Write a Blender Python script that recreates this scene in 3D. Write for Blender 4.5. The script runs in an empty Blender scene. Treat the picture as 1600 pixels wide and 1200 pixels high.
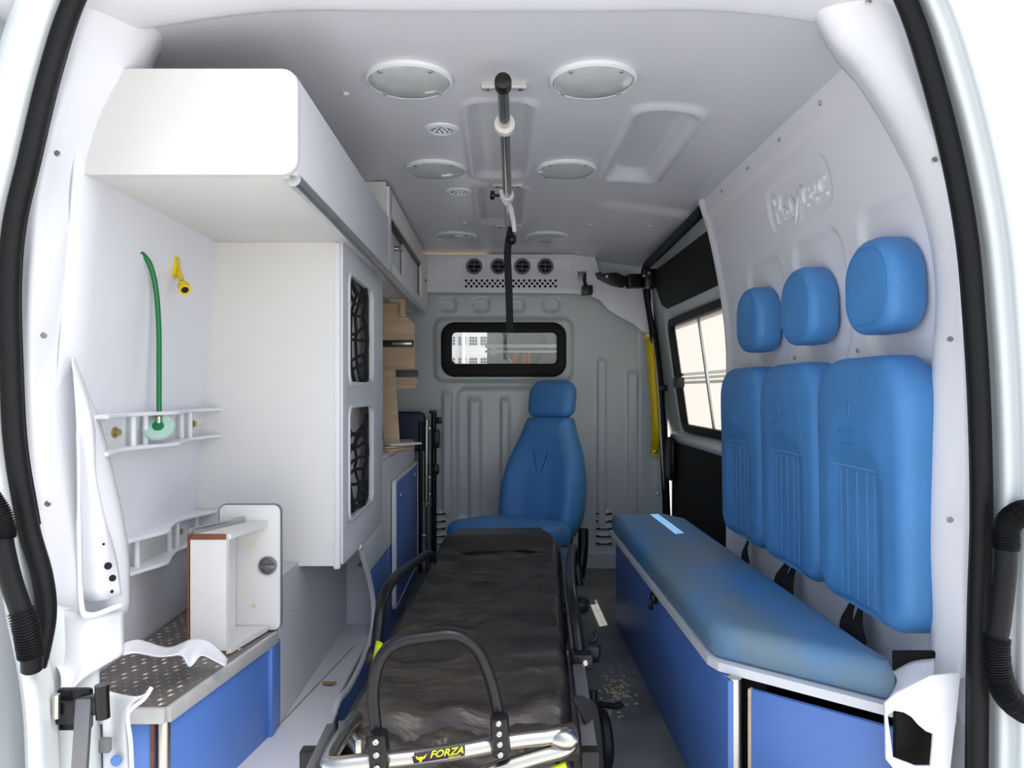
import bpy, bmesh, math, random
from mathutils import Vector, Matrix
random.seed(7)
S = bpy.context.scene
COL = S.collection
PI = math.pi
# ------------------------------------------------------------------ camera
F = 1170.0; VX, VY = 782.0, 609.0; CH = 1.11        # focal length in pixels, vanishing point, camera height over the van floor
cam = bpy.data.cameras.new('camera'); camo = bpy.data.objects.new('camera', cam); COL.objects.link(camo)
camo.location = (0, 0, CH); camo.rotation_euler = (PI/2, 0, 0)
cam.sensor_width = 36; cam.lens = 36*F/1600
cam.shift_x = (800-VX)/1600; cam.shift_y = (VY-600)/1600
cam.clip_start = 0.02; cam.clip_end = 400
S.camera = camo
# ------------------------------------------------------------------ sky, sun, exposure
w = bpy.data.worlds.new('sky'); S.world = w; w.use_nodes = True
nt = w.node_tree; nt.nodes.clear()
out = nt.nodes.new('ShaderNodeOutputWorld'); bg = nt.nodes.new('ShaderNodeBackground')
sky = nt.nodes.new('ShaderNodeTexSky'); sky.sky_type = 'NISHITA'; sky.sun_disc = False
sky.sun_elevation = math.radians(62); sky.sun_rotation = math.radians(118); sky.air_density = 1.0; sky.dust_density = 3.0
mixw = nt.nodes.new('ShaderNodeMixRGB'); mixw.inputs[0].default_value = 0.38
bw = nt.nodes.new('ShaderNodeRGBToBW')
nt.links.new(sky.outputs[0], bw.inputs[0]); nt.links.new(sky.outputs[0], mixw.inputs[1]); nt.links.new(bw.outputs[0], mixw.inputs[2])
bg.inputs[1].default_value = 0.27
nt.links.new(mixw.outputs[0], bg.inputs[0]); nt.links.new(bg.outputs[0], out.inputs[0])
sun = bpy.data.lights.new('sun', 'SUN'); sun.energy = 8.0; sun.angle = math.radians(0.55); sun.color = (1, .965, .91)
suno = bpy.data.objects.new('sun', sun); COL.objects.link(suno)
suno.rotation_euler = Vector((-.466, -.25, -1)).to_track_quat('-Z', 'Y').to_euler(); suno.location = (4, 5, 9)
vs = S.view_settings; vs.view_transform = 'Standard'; vs.look = 'None'; vs.gamma = 1; vs.use_curve_mapping = False
vs.exposure = 0.48

# ------------------------------------------------------------------ helpers
def P(px, py, d):
    return Vector(((px-VX)*d/F, d, CH-(py-VY)*d/F))
def sstep(a, b, t):
    t = max(0, min(1, (t-a)/(b-a))); return t*t*(3-2*t)
MATS = {}
def mat(name, col, rough=.5, metal=0, noise=0, nscale=6, bump=0, bscale=60, col2=None, coat=0, spec=.5, stretch=(1,1,1), trans=0):
    m = bpy.data.materials.new(name); m.use_nodes = True; MATS[name] = m
    n = m.node_tree; b = n.nodes['Principled BSDF']
    b.inputs['Roughness'].default_value = rough; b.inputs['Metallic'].default_value = metal
    b.inputs['Specular IOR Level'].default_value = spec; b.inputs['Coat Weight'].default_value = coat
    b.inputs['Coat Roughness'].default_value = .12
    b.inputs['Base Color'].default_value = (*col, 1)
    tc = n.nodes.new('ShaderNodeTexCoord'); mp = n.nodes.new('ShaderNodeMapping'); mp.inputs['Scale'].default_value = stretch
    n.links.new(tc.outputs['Object'], mp.inputs[0])
    if noise or col2:
        t = n.nodes.new('ShaderNodeTexNoise'); t.inputs['Scale'].default_value = nscale; t.inputs['Detail'].default_value = 6
        n.links.new(mp.outputs[0], t.inputs['Vector'])
        r = n.nodes.new('ShaderNodeValToRGB')
        c2 = col2 or tuple(c*(1-noise) for c in col)
        r.color_ramp.elements[0].position = .38; r.color_ramp.elements[1].position = .66
        r.color_ramp.elements[0].color = (*c2, 1); r.color_ramp.elements[1].color = (*col, 1)
        n.links.new(t.outputs['Fac'], r.inputs[0]); n.links.new(r.outputs[0], b.inputs['Base Color'])
    if bump:
        t2 = n.nodes.new('ShaderNodeTexNoise'); t2.inputs['Scale'].default_value = bscale; t2.inputs['Detail'].default_value = 4
        n.links.new(mp.outputs[0], t2.inputs['Vector'])
        bp = n.nodes.new('ShaderNodeBump'); bp.inputs['Strength'].default_value = bump; bp.inputs['Distance'].default_value = .01
        n.links.new(t2.outputs['Fac'], bp.inputs['Height']); n.links.new(bp.outputs[0], b.inputs['Normal'])
    if trans: b.inputs['Transmission Weight'].default_value = trans
    return m
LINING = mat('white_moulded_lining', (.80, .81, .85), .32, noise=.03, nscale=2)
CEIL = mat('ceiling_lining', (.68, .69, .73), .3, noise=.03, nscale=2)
LAM = mat('cream_laminate', (.745, .735, .71), .42, noise=.03, nscale=3)
LAMW = mat('white_laminate', (.74, .75, .77), .4, noise=.03, nscale=3)
EDGE = mat('white_edging', (.78, .79, .82), .35)
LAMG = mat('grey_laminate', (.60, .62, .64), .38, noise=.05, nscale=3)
PAINT = mat('white_body_paint', (.70, .74, .74), .28, noise=.04, nscale=3, coat=.3)
BULK = mat('grey_white_bulkhead_paint', (.60, .65, .66), .3, noise=.04, nscale=3, coat=.3)
VINYL = mat('blue_vinyl', (.075, .275, .62), .5, noise=.12, nscale=5, bump=.12, bscale=300)
VINYLD = mat('dusty_blue_vinyl', (.075, .265, .56), .5, col2=(.17, .26, .33), nscale=2.4, bump=.12, bscale=250, stretch=(2, .7, 1))
NAVY = mat('navy_vinyl', (.008, .014, .06), .45)
BLUELAM = mat('blue_laminate', (.095, .215, .58), .4, noise=.08, nscale=3)
RUBBER = mat('black_rubber', (.008, .008, .009), .5, bump=.1, bscale=120, spec=.22)
PLASTIC = mat('black_plastic', (.008, .008, .009), .3, spec=.35)
BOARD = mat('black_board', (.009, .009, .009), .6, noise=.2, nscale=30, spec=.2)
WEB = mat('black_webbing', (.010, .010, .011), .8, bump=.3, bscale=500)
CHROME = mat('polished_steel', (.50, .485, .44), .22, 1)
EDGEALU = mat('pale_aluminium_edge', (.60, .60, .58), .4, .25, noise=.1, nscale=14)
STEEL = mat('brushed_steel', (.55, .54, .50), .34, 1)
ALU = mat('aluminium', (.62, .63, .64), .36, .9, noise=.08, nscale=12)
ALUD = mat('grey_anodised', (.20, .20, .205), .4, .6, noise=.1, nscale=10)
PLY = mat('plywood', (.66, .49, .32), .6, col2=(.56, .40, .25), nscale=5, stretch=(1, 1, 9))
BROWN = mat('brown_edge', (.22, .075, .03), .6, noise=.3, nscale=30)
GREEN = mat('green_rubber_hose', (.0, .17, .045), .3)
MINT = mat('mint_plastic', (.55, .80, .68), .3, trans=.25)
YEL = mat('yellow_paint', (.80, .56, .0), .35)
LIME = mat('lime_plastic', (.62, .72, .01), .4)
FLOORM = mat('grey_vinyl_floor', (.24, .24, .23), .45, col2=(.15, .147, .138), nscale=5, bump=.15, bscale=140)
LEATHER = mat('black_mattress_vinyl', (.020, .0195, .019), .36, col2=(.060, .049, .039), nscale=3.2, stretch=(1.2, 4, 1), bump=.6, bscale=13)
LEAF = mat('dry_leaf', (.42, .27, .08), .7, noise=.4, nscale=40)
CONC = mat('concrete_ground', (.48, .475, .46), .85, noise=.2, nscale=1.2)
GREYP = mat('grey_plastic', (.16, .17, .17), .45)
DARK = mat('dark_void', (.008, .008, .008), .9)
BRASS = mat('brass_bolt', (.45, .36, .16), .35, .9)
WIN = mat('window_dark_grid', (.05, .06, .05), .5)
ORANGE = mat('orange_strap', (.65, .16, .06), .6)
PURPLE = mat('sticker_purple', (.02, .008, .03), .4)
# diamond plate
m = mat('diamond_plate', (.30, .28, .26), .42, .35); n = m.node_tree; b = n.nodes['Principled BSDF']
t = n.nodes.new('ShaderNodeTexNoise'); t.inputs['Scale'].default_value = 7; r = n.nodes.new('ShaderNodeValToRGB')
r.color_ramp.elements[0].color = (.14, .12, .11, 1); r.color_ramp.elements[1].color = (.27, .25, .235, 1)
n.links.new(t.outputs['Fac'], r.inputs[0]); n.links.new(r.outputs[0], b.inputs['Base Color'])
DPLATE = m
def glassy(name, tint, gloss=.08, rough=.03):
    m = bpy.data.materials.new(name); m.use_nodes = True; n = m.node_tree; n.nodes.clear()
    o = n.nodes.new('ShaderNodeOutputMaterial'); mx = n.nodes.new('ShaderNodeMixShader'); mx.inputs[0].default_value = gloss
    tr = n.nodes.new('ShaderNodeBsdfTransparent'); tr.inputs[0].default_value = (*tint, 1)
    gl = n.nodes.new('ShaderNodeBsdfGlossy'); gl.inputs['Roughness'].default_value = rough
    n.links.new(tr.outputs[0], mx.inputs[1]); n.links.new(gl.outputs[0], mx.inputs[2]); n.links.new(mx.outputs[0], o.inputs[0])
    return m
GLASS = glassy('clear_glass', (.93, .95, .95))
LENS = mat('ribbed_light_lens', (.56, .60, .59), .14, noise=.12, nscale=14, coat=.4)
def frosted():
    m = bpy.data.materials.new('frosted_film_glass'); m.use_nodes = True; n = m.node_tree; n.nodes.clear()
    o = n.nodes.new('ShaderNodeOutputMaterial'); mx = n.nodes.new('ShaderNodeMixShader'); mx.inputs[0].default_value = .3
    tl = n.nodes.new('ShaderNodeBsdfTranslucent'); tl.inputs[0].default_value = (.36, .335, .305, 1)
    df = n.nodes.new('ShaderNodeBsdfDiffuse'); df.inputs[0].default_value = (.7, .67, .63, 1)
    n.links.new(tl.outputs[0], mx.inputs[1]); n.links.new(df.outputs[0], mx.inputs[2]); n.links.new(mx.outputs[0], o.inputs[0])
    return m
FROST = frosted()

def _parent(o, parent):
    if parent is not None:
        o.parent = parent
        if parent.type == 'EMPTY':
            o.matrix_parent_inverse = Matrix.Translation(parent.location).inverted()
def mesh(name, verts, faces, m, parent=None, smooth=False, angle=None):
    me = bpy.data.meshes.new(name); me.from_pydata([tuple(v) for v in verts], [], faces)
    bm = bmesh.new(); bm.from_mesh(me); bmesh.ops.recalc_face_normals(bm, faces=bm.faces); bm.to_mesh(me); bm.free()
    return finish(name, me, m, parent, smooth, angle)
def finish(name, me, m, parent=None, smooth=False, angle=None):
    if smooth:
        for p in me.polygons: p.use_smooth = True
        if angle: me.set_sharp_from_angle(angle=math.radians(angle))
    me.materials.append(m)
    o = bpy.data.objects.new(name, me); COL.objects.link(o); _parent(o, parent)
    return o
def thing(name, label, cat, loc=(0,0,0), group=None):
    e = bpy.data.objects.new(name, None); COL.objects.link(e); e.location = loc; e.empty_display_size = .05
    e['label'] = label; e['category'] = cat
    if group: e['group'] = group
    return e
def tag(o, label, cat, group=None):
    o['label'] = label; o['category'] = cat
    if group: o['group'] = group
    return o
def struct(o, label=None):
    o['kind'] = 'structure'
    if label: o['label'] = label
    return o
def box(name, x0, x1, y0, y1, z0, z1, m, parent=None, bev=.003, seg=2):
    bm = bmesh.new(); bmesh.ops.create_cube(bm, size=1)
    for v in bm.verts:
        v.co = Vector(((x0+x1)/2+v.co.x*(x1-x0), (y0+y1)/2+v.co.y*(y1-y0), (z0+z1)/2+v.co.z*(z1-z0)))
    if bev: bmesh.ops.bevel(bm, geom=bm.edges[:], offset=bev, segments=seg, affect='EDGES', profile=.5)
    me = bpy.data.meshes.new(name); bm.to_mesh(me); bm.free()
    return finish(name, me, m, parent, True, 40)
def bar(name, a, b_, w_, h_, m, parent=None, up=(0,0,1), bev=.002):
    """box beam from a to b_, width w_, height h_"""
    a = Vector(a); b_ = Vector(b_); d = (b_-a); L = d.length; d.normalize()
    up = Vector(up); s = d.cross(up).normalized(); u = s.cross(d).normalized()
    bm = bmesh.new(); bmesh.ops.create_cube(bm, size=1)
    for v in bm.verts: v.co = Vector((v.co.x*w_, v.co.y*L, v.co.z*h_))
    if bev: bmesh.ops.bevel(bm, geom=bm.edges[:], offset=bev, segments=2, affect='EDGES', profile=.5)
    M = Matrix((s, d, u)).transposed(); c = (a+b_)/2
    for v in bm.verts: v.co = M @ v.co + c
    me = bpy.data.meshes.new(name); bm.to_mesh(me); bm.free()
    return finish(name, me, m, parent, True, 40)
def catmull(pts, n=6, closed=False):
    pts = [Vector(p) for p in pts]; N = len(pts); res = []
    rng = range(N if closed else N-1)
    for i in rng:
        p0 = pts[(i-1) % N] if closed or i > 0 else pts[0]*2-pts[1]
        p1 = pts[i]; p2 = pts[(i+1) % N]
        p3 = pts[(i+2) % N] if closed or i+2 < N else pts[-1]*2-pts[-2]
        for k in range(n):
            t = k/n
            res.append(.5*((2*p1)+(p2-p0)*t+(2*p0-5*p1+4*p2-p3)*t*t+(3*p1-p0-3*p2+p3)*t**3))
    if not closed: res.append(pts[-1].copy())
    return res
def tubegeo(pts, r, seg=12, closed=False, flat=1.0, flatdir=None):
    """sweep a circle (or flattened ellipse) along pts; r float or list"""
    N = len(pts); V = []; Fc = []; prev = None
    for i, p in enumerate(pts):
        a = pts[(i-1) % N] if closed or i > 0 else p
        c = pts[(i+1) % N] if closed or i < N-1 else p
        d = (c-a); d = d.normalized() if d.length > 1e-9 else Vector((0,0,1))
        if flatdir is not None:
            u = Vector(flatdir); u = (u-d*u.dot(d)).normalized()
        elif prev is None:
            u = d.orthogonal().normalized()
        else:
            u = (prev-d*prev.dot(d)); u = u.normalized() if u.length > 1e-6 else d.orthogonal().normalized()
        prev = u; v = d.cross(u); rr = r[i] if isinstance(r, (list, tuple)) else r
        for k in range(seg):
            an = 2*PI*k/seg; V.append(p+u*math.cos(an)*rr*flat+v*math.sin(an)*rr)
    for i in range(N if closed else N-1):
        j = (i+1) % N
        for k in range(seg):
            l = (k+1) % seg; Fc.append((i*seg+k, i*seg+l, j*seg+l, j*seg+k))
    if not closed:
        Fc.append(tuple(range(seg))); Fc.append(tuple((N-1)*seg+k for k in range(seg)))
    return V, Fc
def tube(name, pts, r, m, parent=None, n=6, closed=False, seg=12, flat=1.0, flatdir=None, spline=True):
    pts = catmull(pts, n, closed) if spline else [Vector(p) for p in pts]
    if isinstance(r, (list, tuple)) and len(r) != len(pts):
        r = [r[min(len(r)-1, int(i/len(pts)*len(r)))] for i in range(len(pts))]
    V, Fc = tubegeo(pts, r, seg, closed, flat, flatdir)
    return mesh(name, V, Fc, m, parent, True, 50)
def many(name, geos, m, parent=None, smooth=True, angle=50):
    V = []; Fc = []
    for v, f in geos:
        o = len(V); V += list(v); Fc += [tuple(i+o for i in q) for q in f]
    return mesh(name, V, Fc, m, parent, smooth, angle)
def lathe(name, prof, c, axis, m, parent=None, seg=32, smooth=True, sx=1.0, angle=35):
    """prof list of (radius, height along axis); c base; axis vector"""
    ax = Vector(axis).normalized(); u = ax.orthogonal().normalized()
    if abs(ax.z) > .9: u = Vector((1,0,0))
    v = ax.cross(u); V = []; Fc = []; c = Vector(c)
    for (r_, h) in prof:
        for k in range(seg):
            an = 2*PI*k/seg; V.append(c+ax*h+u*math.cos(an)*r_*sx+v*math.sin(an)*r_)
    for i in range(len(prof)-1):
        for k in range(seg):
            l = (k+1) % seg; Fc.append((i*seg+k, i*seg+l, (i+1)*seg+l, (i+1)*seg+k))
    if name == 'vent':
        Fc += [((len(prof)-1)*seg+k, (len(prof)-1)*seg+(k+1) % seg, (k+1) % seg, k) for k in range(seg)]
    else:
        Fc.append(tuple(range(seg))); Fc.append(tuple((len(prof)-1)*seg+k for k in range(seg)))
    return mesh(name, V, Fc, m, parent, smooth, angle)
def grid(name, us, vs_, f, m, parent=None, keep=None, smooth=True):
    nu, nv = len(us), len(vs_); V = [f(u, v) for v in vs_ for u in us]; Fc = []
    for j in range(nv-1):
        for i in range(nu-1):
            if keep and not keep((us[i]+us[i+1])/2, (vs_[j]+vs_[j+1])/2): continue
            a = j*nu+i; Fc.append((a, a+1, a+nu+1, a+nu))
    return mesh(name, V, Fc, m, parent, smooth, None)
def lin(a, b_, n): return [a+(b_-a)*i/(n-1) for i in range(n)]
def loft(name, rows, m, parent=None, thick=0, n=5, smooth=True):
    """rows: list of point lists (equal length); smoothed along both directions"""
    R = [catmull(r_, n) for r_ in rows]; cols = list(zip(*R)); Cc = [catmull(c, n) for c in cols]
    nv = len(Cc[0]); nu = len(Cc); V = [Cc[i][j] for j in range(nv) for i in range(nu)]
    Fc = [(j*nu+i, j*nu+i+1, (j+1)*nu+i+1, (j+1)*nu+i) for j in range(nv-1) for i in range(nu-1)]
    o = mesh(name, V, Fc, m, parent, smooth)
    if thick:
        md = o.modifiers.new('thickness', 'SOLIDIFY'); md.thickness = thick; md.offset = 0
    return o
def rrect(w_, h_, r, n=6, cx=0, cy=0):
    pts = []
    rs = r if isinstance(r, (list, tuple)) else (r,)*4      # order: +x+y, -x+y, -x-y, +x-y
    for q, (sx, sy) in enumerate(((1,1),(-1,1),(-1,-1),(1,-1))):
        for k in range(n+1):
            an = PI/2*q+PI/2*k/n; rr = rs[q]
            pts.append((cx+sx*(w_/2-rr)+rr*math.cos(an), cy+sy*(h_/2-rr)+rr*math.sin(an)))
    return pts
def plate(name, outline, holes, t, fmap, m, parent=None, bev=0, smooth=True):
    """2D outline with holes, thickness t, mapped by fmap(u,v,w)"""
    cu = bpy.data.curves.new('tmp', 'CURVE'); cu.dimensions = '2D'; cu.fill_mode = 'BOTH'
    cu.extrude = t/2-bev; cu.bevel_depth = bev; cu.bevel_resolution = 2
    if bev: cu.offset = -bev
    for pl in [outline]+list(holes):
        sp = cu.splines.new('POLY'); sp.points.add(len(pl)-1); sp.use_cyclic_u = True
        for i, p in enumerate(pl): sp.points[i].co = (p[0], p[1], 0, 1)
    ob = bpy.data.objects.new('tmp', cu); COL.objects.link(ob)
    dg = bpy.context.evaluated_depsgraph_get(); me = bpy.data.meshes.new_from_object(ob.evaluated_get(dg))
    bpy.data.objects.remove(ob); bpy.data.curves.remove(cu)
    for v in me.vertices: v.co = fmap(v.co.x, v.co.y, v.co.z)
    bm = bmesh.new(); bm.from_mesh(me); bmesh.ops.remove_doubles(bm, verts=bm.verts, dist=1e-5)
    bmesh.ops.recalc_face_normals(bm, faces=bm.faces); bm.to_mesh(me); bm.free(); me.name = name; me.materials.clear()
    return finish(name, me, m, parent, smooth, 35)
def text(name, s, size, ext, fmap, m, parent=None, shear=0, bold=0):
    cu = bpy.data.curves.new('tmp', 'FONT'); cu.body = s; cu.size = size; cu.extrude = ext; cu.align_x = 'CENTER'; cu.align_y = 'CENTER'
    cu.shear = shear; cu.offset = bold; cu.resolution_u = 3
    ob = bpy.data.objects.new('tmp', cu); COL.objects.link(ob)
    dg = bpy.context.evaluated_depsgraph_get(); me = bpy.data.meshes.new_from_object(ob.evaluated_get(dg))
    bpy.data.objects.remove(ob); bpy.data.curves.remove(cu)
    for v in me.vertices: v.co = fmap(v.co.x, v.co.y, v.co.z)
    me.materials.clear()
    return finish(name, me, m, parent)
def cushion(name, outline, t, r, crown, fmap, m, parent=None, disp=None, rings=14, back=True):
    """upholstered pad: outline in (u,v), rounded front edge of radius r, front at w=t, crowned"""
    cx = sum(p[0] for p in outline)/len(outline); cy = sum(p[1] for p in outline)/len(outline); N = len(outline)
    def inset(d):
        res = []
        for i in range(N):
            a = Vector(outline[i-1]); p = Vector(outline[i]); c = Vector(outline[(i+1) % N])
            e1 = (p-a); e2 = (c-p); e1 = e1.normalized() if e1.length > 1e-9 else e2.normalized(); e2 = e2.normalized() if e2.length > 1e-9 else e1
            nn = Vector((-(e1+e2).y, (e1+e2).x)).normalized(); res.append(p+nn*d)
        return res
    R = []
    R.append([(p[0], p[1], 0) for p in inset(r*.25)])
    R.append([(p[0], p[1], t*.12) for p in inset(0)])
    for k in range(0, 7):
        an = PI/2*k/6; R.append([(p[0], p[1], t-r+r*math.sin(an)) for p in inset(r*(1-math.cos(an)))])
    last = R[-1]
    for k in range(1, rings):
        s = 1-k/rings
        R.append([(cx+(q[0]-cx)*s, cy+(q[1]-cy)*s, t+crown*(1-s*s)) for q in last])
    V = []; Fc = []
    for ring in R:
        for (u, v, w_) in ring:
            if disp and w_ >= t-.3*r: w_ += disp(u, v)
            V.append(fmap(u, v, w_))
    for j in range(len(R)-1):
        for i in range(N):
            l = (i+1) % N; Fc.append((j*N+i, j*N+l, (j+1)*N+l, (j+1)*N+i))
    wz = t+crown+(disp(cx, cy) if disp else 0)
    V.append(fmap(cx, cy, wz)); c = len(V)-1; j = len(R)-1
    for i in range(N): Fc.append((j*N+i, j*N+(i+1) % N, c))
    if back: Fc.append(tuple(range(N)))
    return mesh(name, V, Fc, m, parent, True, 60)
def screw(name, p, nrm, r, m, parent, h=.004):
    return lathe(name, [(r*.2, 0), (r, 0), (r, h*.5), (r*.7, h), (.3*r, h), (.25*r, h*.5)], p, nrm, m, parent, 12)

# ================================================================== SETTING
# ground outside
struct(mesh('ground', [(-300,-300,-.6),(300,-300,-.6),(300,300,-.6),(-300,300,-.6)], [(0,1,2,3)], CONC))
# van floor
fl = struct(box('floor', -1.0, 1.08, 1.42, 4.75, -.06, 0, FLOORM, None, .004))
# headliner (moulded: pockets along the middle and one to the right)
def rbox(u, v, u0, u1, v0, v1, s):
    hu, hv = (u1-u0)/2, (v1-v0)/2; rr = min(.06, hu*.75, hv*.75)
    a = abs(u-(u0+u1)/2)-hu+rr; c = abs(v-(v0+v1)/2)-hv+rr
    d = math.hypot(max(a, 0), max(c, 0))+min(max(a, c), 0)-rr
    return 1-sstep(-s, s, d)
def ceil_z(x, y):
    a = abs(x); z = 1.950
    z -= .055*max(0, (a-.49)/.40)**1.15
    z += .018*rbox(x, y, -.085, .085, 2.20, 2.94, .018)
    z -= .010*rbox(x, y, -.115, .115, 2.16, 2.98, .012)-.010*rbox(x, y, -.1, .1, 2.18, 2.96, .012)
    z += .018*rbox(x, y, -.085, .085, 3.10, 3.76, .018)
    z -= .010*rbox(x, y, -.115, .115, 3.06, 3.80, .012)-.010*rbox(x, y, -.1, .1, 3.08, 3.78, .012)
    z += .035*rbox(x, y, .43, .575, 2.26, 2.95, .022)-.014*(rbox(x, y, .39, .62, 2.20, 3.0, .014)-rbox(x, y, .415, .60, 2.235, 2.975, .014))
    if x > .25: z -= .02*rbox(x, y, .45, 1.1, 3.35, 4.75, .05)
    return z
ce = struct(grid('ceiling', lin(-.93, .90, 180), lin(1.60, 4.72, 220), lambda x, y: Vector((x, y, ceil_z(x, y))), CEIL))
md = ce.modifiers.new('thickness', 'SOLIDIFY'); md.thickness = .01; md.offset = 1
# outer body skin: roof, sides, underside edge
struct(box('ceiling_outer', -1.06, 1.12, 1.45, 6.3, 2.03, 2.06, PAINT, None, .01))
struct(box('wall_left_outer', -1.10, -1.06, 1.45, 6.0, -.3, 2.04, PAINT, None, .005))
struct(box('wall_right_outer', 1.085, 1.11, 1.45, 3.0, -.3, 2.04, PAINT, None, .005))
# left lining
def lwall(z): return -.915-.078*(1.58-z)
wl = struct(grid('wall_left', lin(1.60, 4.72, 30), lin(-.02, 1.94, 30), lambda y, z: Vector((lwall(z), y, z)), LINING))
md = wl.modifiers.new('thickness', 'SOLIDIFY'); md.thickness = .006
# right lining, pressed pockets around each headrest, badge and seam
HRY = (1.78, 2.215, 2.65)
def rwall(y, z):
    x = .957
    if z > 1.25: x -= .115*((z-1.25)/.67)**1.6
    for c in HRY:
        x += .014*rbox(y, z, c-.16, c+.165, 1.2, 1.56, .014)
        x += .010*rbox(y, z, c-.155, c+.16, 0.9, 1.21, .02)
    x -= .008*sstep(1.823, 1.835, z)
    x += .006*rbox(y, z, 2.045, 2.50, 1.625, 1.765, .006)
    x -= .03*sstep(3.09, 3.13, y)*(1-sstep(3.13, 3.16, y))*.4
    return x
wr = struct(grid('wall_right', lin(1.52, 3.15, 200), lin(-.02, 1.905, 200), lambda y, z: Vector((rwall(y, z), y-.05*max(0,z-1.3)*0, z)), LINING))
md = wr.modifiers.new('thickness', 'SOLIDIFY'); md.thickness = .006; md.offset = -1
loft('edge_return', [[Vector((rwall(3.15, z)-.004, 3.15, z)) for z in lin(0, 1.9, 16)], [Vector((rwall(3.15, z)+.015, 3.172, z)) for z in lin(0, 1.9, 16)],
     [Vector((rwall(3.15, z)+.10, 3.175, z)) for z in lin(0, 1.9, 16)]], PAINT, wr, .003, 2)
text('lettering', 'Raytec', .13, .004, lambda u, v, w_: Vector((rwall(2.272-u*1.12, 1.69+v)-.003-w_, 2.272-u*1.12, 1.69+v)), LINING, wr)
for (px, d, z) in ((1281, 0, 0),):
    pass
for y in (1.98, 2.27, 2.56, 2.86):
    screw('screw', (rwall(y, 1.868)-.002, y, 1.868), (-1, 0, 0), .0065, STEEL, wr)
for y in (2.0, 2.43):
    screw('screw', (rwall(y, 1.215)-.002, y, 1.215), (-1, 0, 0), .0065, STEEL, wr)
# bulkhead with pressed ribs and a hole for the window
WX0, WX1, WZ0, WZ1 = -.345, .385, 1.215, 1.505
def ridge(x, c, hw, s): return sstep(c-hw-s, c-hw, x)*(1-sstep(c+hw, c+hw+s, x))
def bulk_y(x, z):
    y = 4.70
    e = sstep(.16, .22, z)*(1-sstep(1.62, 1.68, z))
    for (c, hw, zt) in ((.635, .02, 1.30), (.86-.03, .025, 1.22), (-.16, .03, 1.05), (.03, .02, 1.05), (.22, .02, 1.05)):
        y -= .016*ridge(x, c, hw, .012)*sstep(.22, .26, z)*(1-sstep(zt-.02, zt+.02, z))
    y -= .022*rbox(x, z, -.41, .45, 1.165, 1.555, .014)
    y += .012*rbox(x, z, -.27, .33, .30, 1.12, .02)
    y -= .014*ridge(x, -.335, .022, .014)*sstep(.3, .34, z)*(1-sstep(1.06, 1.12, z))
    for c in (-.33, -.12, .1, .32): y += .010*rbox(x, z, c-.05, c+.05, 1.60, 1.68, .012)
    y -= .05*(1-sstep(.10, .115, z))
    y -= .05*sstep(.86, .97, x)
    return y
bk = struct(grid('wall_front', lin(-1.0, 1.04, 260), lin(0, 1.93, 200), lambda x, z: Vector((x, bulk_y(x, z), z)), BULK,
     keep=lambda x, z: not (WX0+.01 < x < WX1-.01 and WZ0+.01 < z < WZ1-.01)))
for side, xs in ((0, .65), (1, -.395)):
    for k in range(5):
        z = .145+.047*k+.0
        lo = grid('louvre', lin(-.055, .055, 8), lin(0, 1, 6), lambda u, v, xs=xs, z=z: Vector((xs+u, 4.702-.018*math.sin(v*PI/2)*(1-(u/.056)**4), z+.03*(1-v)+.003)), BULK, bk)
        box('slot', xs-.05, xs+.05, 4.685, 4.696, z-.004, z+.006, DARK, bk, .001)
for (px, py) in ((1029, 772), (1029, 815), (1024, 640)):
    screw('screw', P(px, py, 4.63), (0, -1, 0), .012, STEEL, bk)

# ---- bulkhead window
w1 = struct(plate('window_1', rrect(WX1-WX0+.05, WZ1-WZ0+.05, .085, 8, (WX0+WX1)/2, (WZ0+WZ1)/2),
     [rrect(WX1-WX0-.075, WZ1-WZ0-.095, .03, 6, (WX0+WX1)/2+.004, (WZ0+WZ1)/2+.01)], .05, lambda u, v, w_: Vector((u, 4.675-w_, v)), RUBBER, None, .01))
box('pane', WX0+.02, WX1-.02, 4.688, 4.692, WZ0+.02, WZ1-.02, GLASS, w1, 0)
# ---- the cab and yard seen through it
box_sh = struct(box('cab_floor', -1.06, 1.1, 4.76, 6.6, -.05, 0, GREYP, None, .01))
cs = thing('cab_headrest', 'grey cab headrest seen through the bulkhead window', 'headrest', (.16, 5.1, 0))
cushion('headrest_pad', [(.17*math.cos(a)*(1-.25*(math.sin(a) < 0)*abs(math.sin(a))), .16*math.sin(a)) for a in lin(0, 2*PI*31/32, 32)], .09, .03, .012,
        lambda u, v, w_: Vector((.165+u*.9, 5.15-w_, 1.41+v)), GREYP, cs)
cushion('seat_back', rrect(.48, .95, .1, 6), .13, .04, .01, lambda u, v, w_: Vector((.165+u, 5.2-w_, .70+v)), GREYP, cs)
for sx in (-.06, .06): tube('post', [(.165+sx, 5.16, 1.1), (.165+sx, 5.16, 1.3)], .006, STEEL, cs)
cr = thing('cargo_rail', 'white double guard rail with round end screws behind the bulkhead glass', 'rail', (.2, 4.85, 1.3))
for (z, r_, x0) in ((1.392, .011, -.1), (1.358, .008, -.1)): tube('bar', [(x0, 4.85, z), (.47, 4.85, z)], r_, EDGE, cr)
for x in (-.045, .40):
    lathe('end_screw', [(.028, 0), (.028, .008), (.019, .008), (.019, .002)], (x, 4.835, 1.358), (0,-1,0), EDGE, cr, 20)
st = thing('orange_tow_strap', 'orange straps hanging in the cab behind the bulkhead glass', 'strap', (.15, 5.0, 1.2))
for (x0, x1) in ((.055, .085), (.10, .075), (.15, .135), (.20, .155)):
    tube('strand', [(x0+.01, 4.98, .95), (x0+.012, 4.96, 1.10), ((x0+x1)/2+.005, 4.90, 1.25), (x1+.03, 4.862, 1.40)], .009, ORANGE, st)
struct(box('cab_side_panel', .36, .40, 4.9, 5.6, .9, 1.7, GREYP, None, .01))
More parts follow.
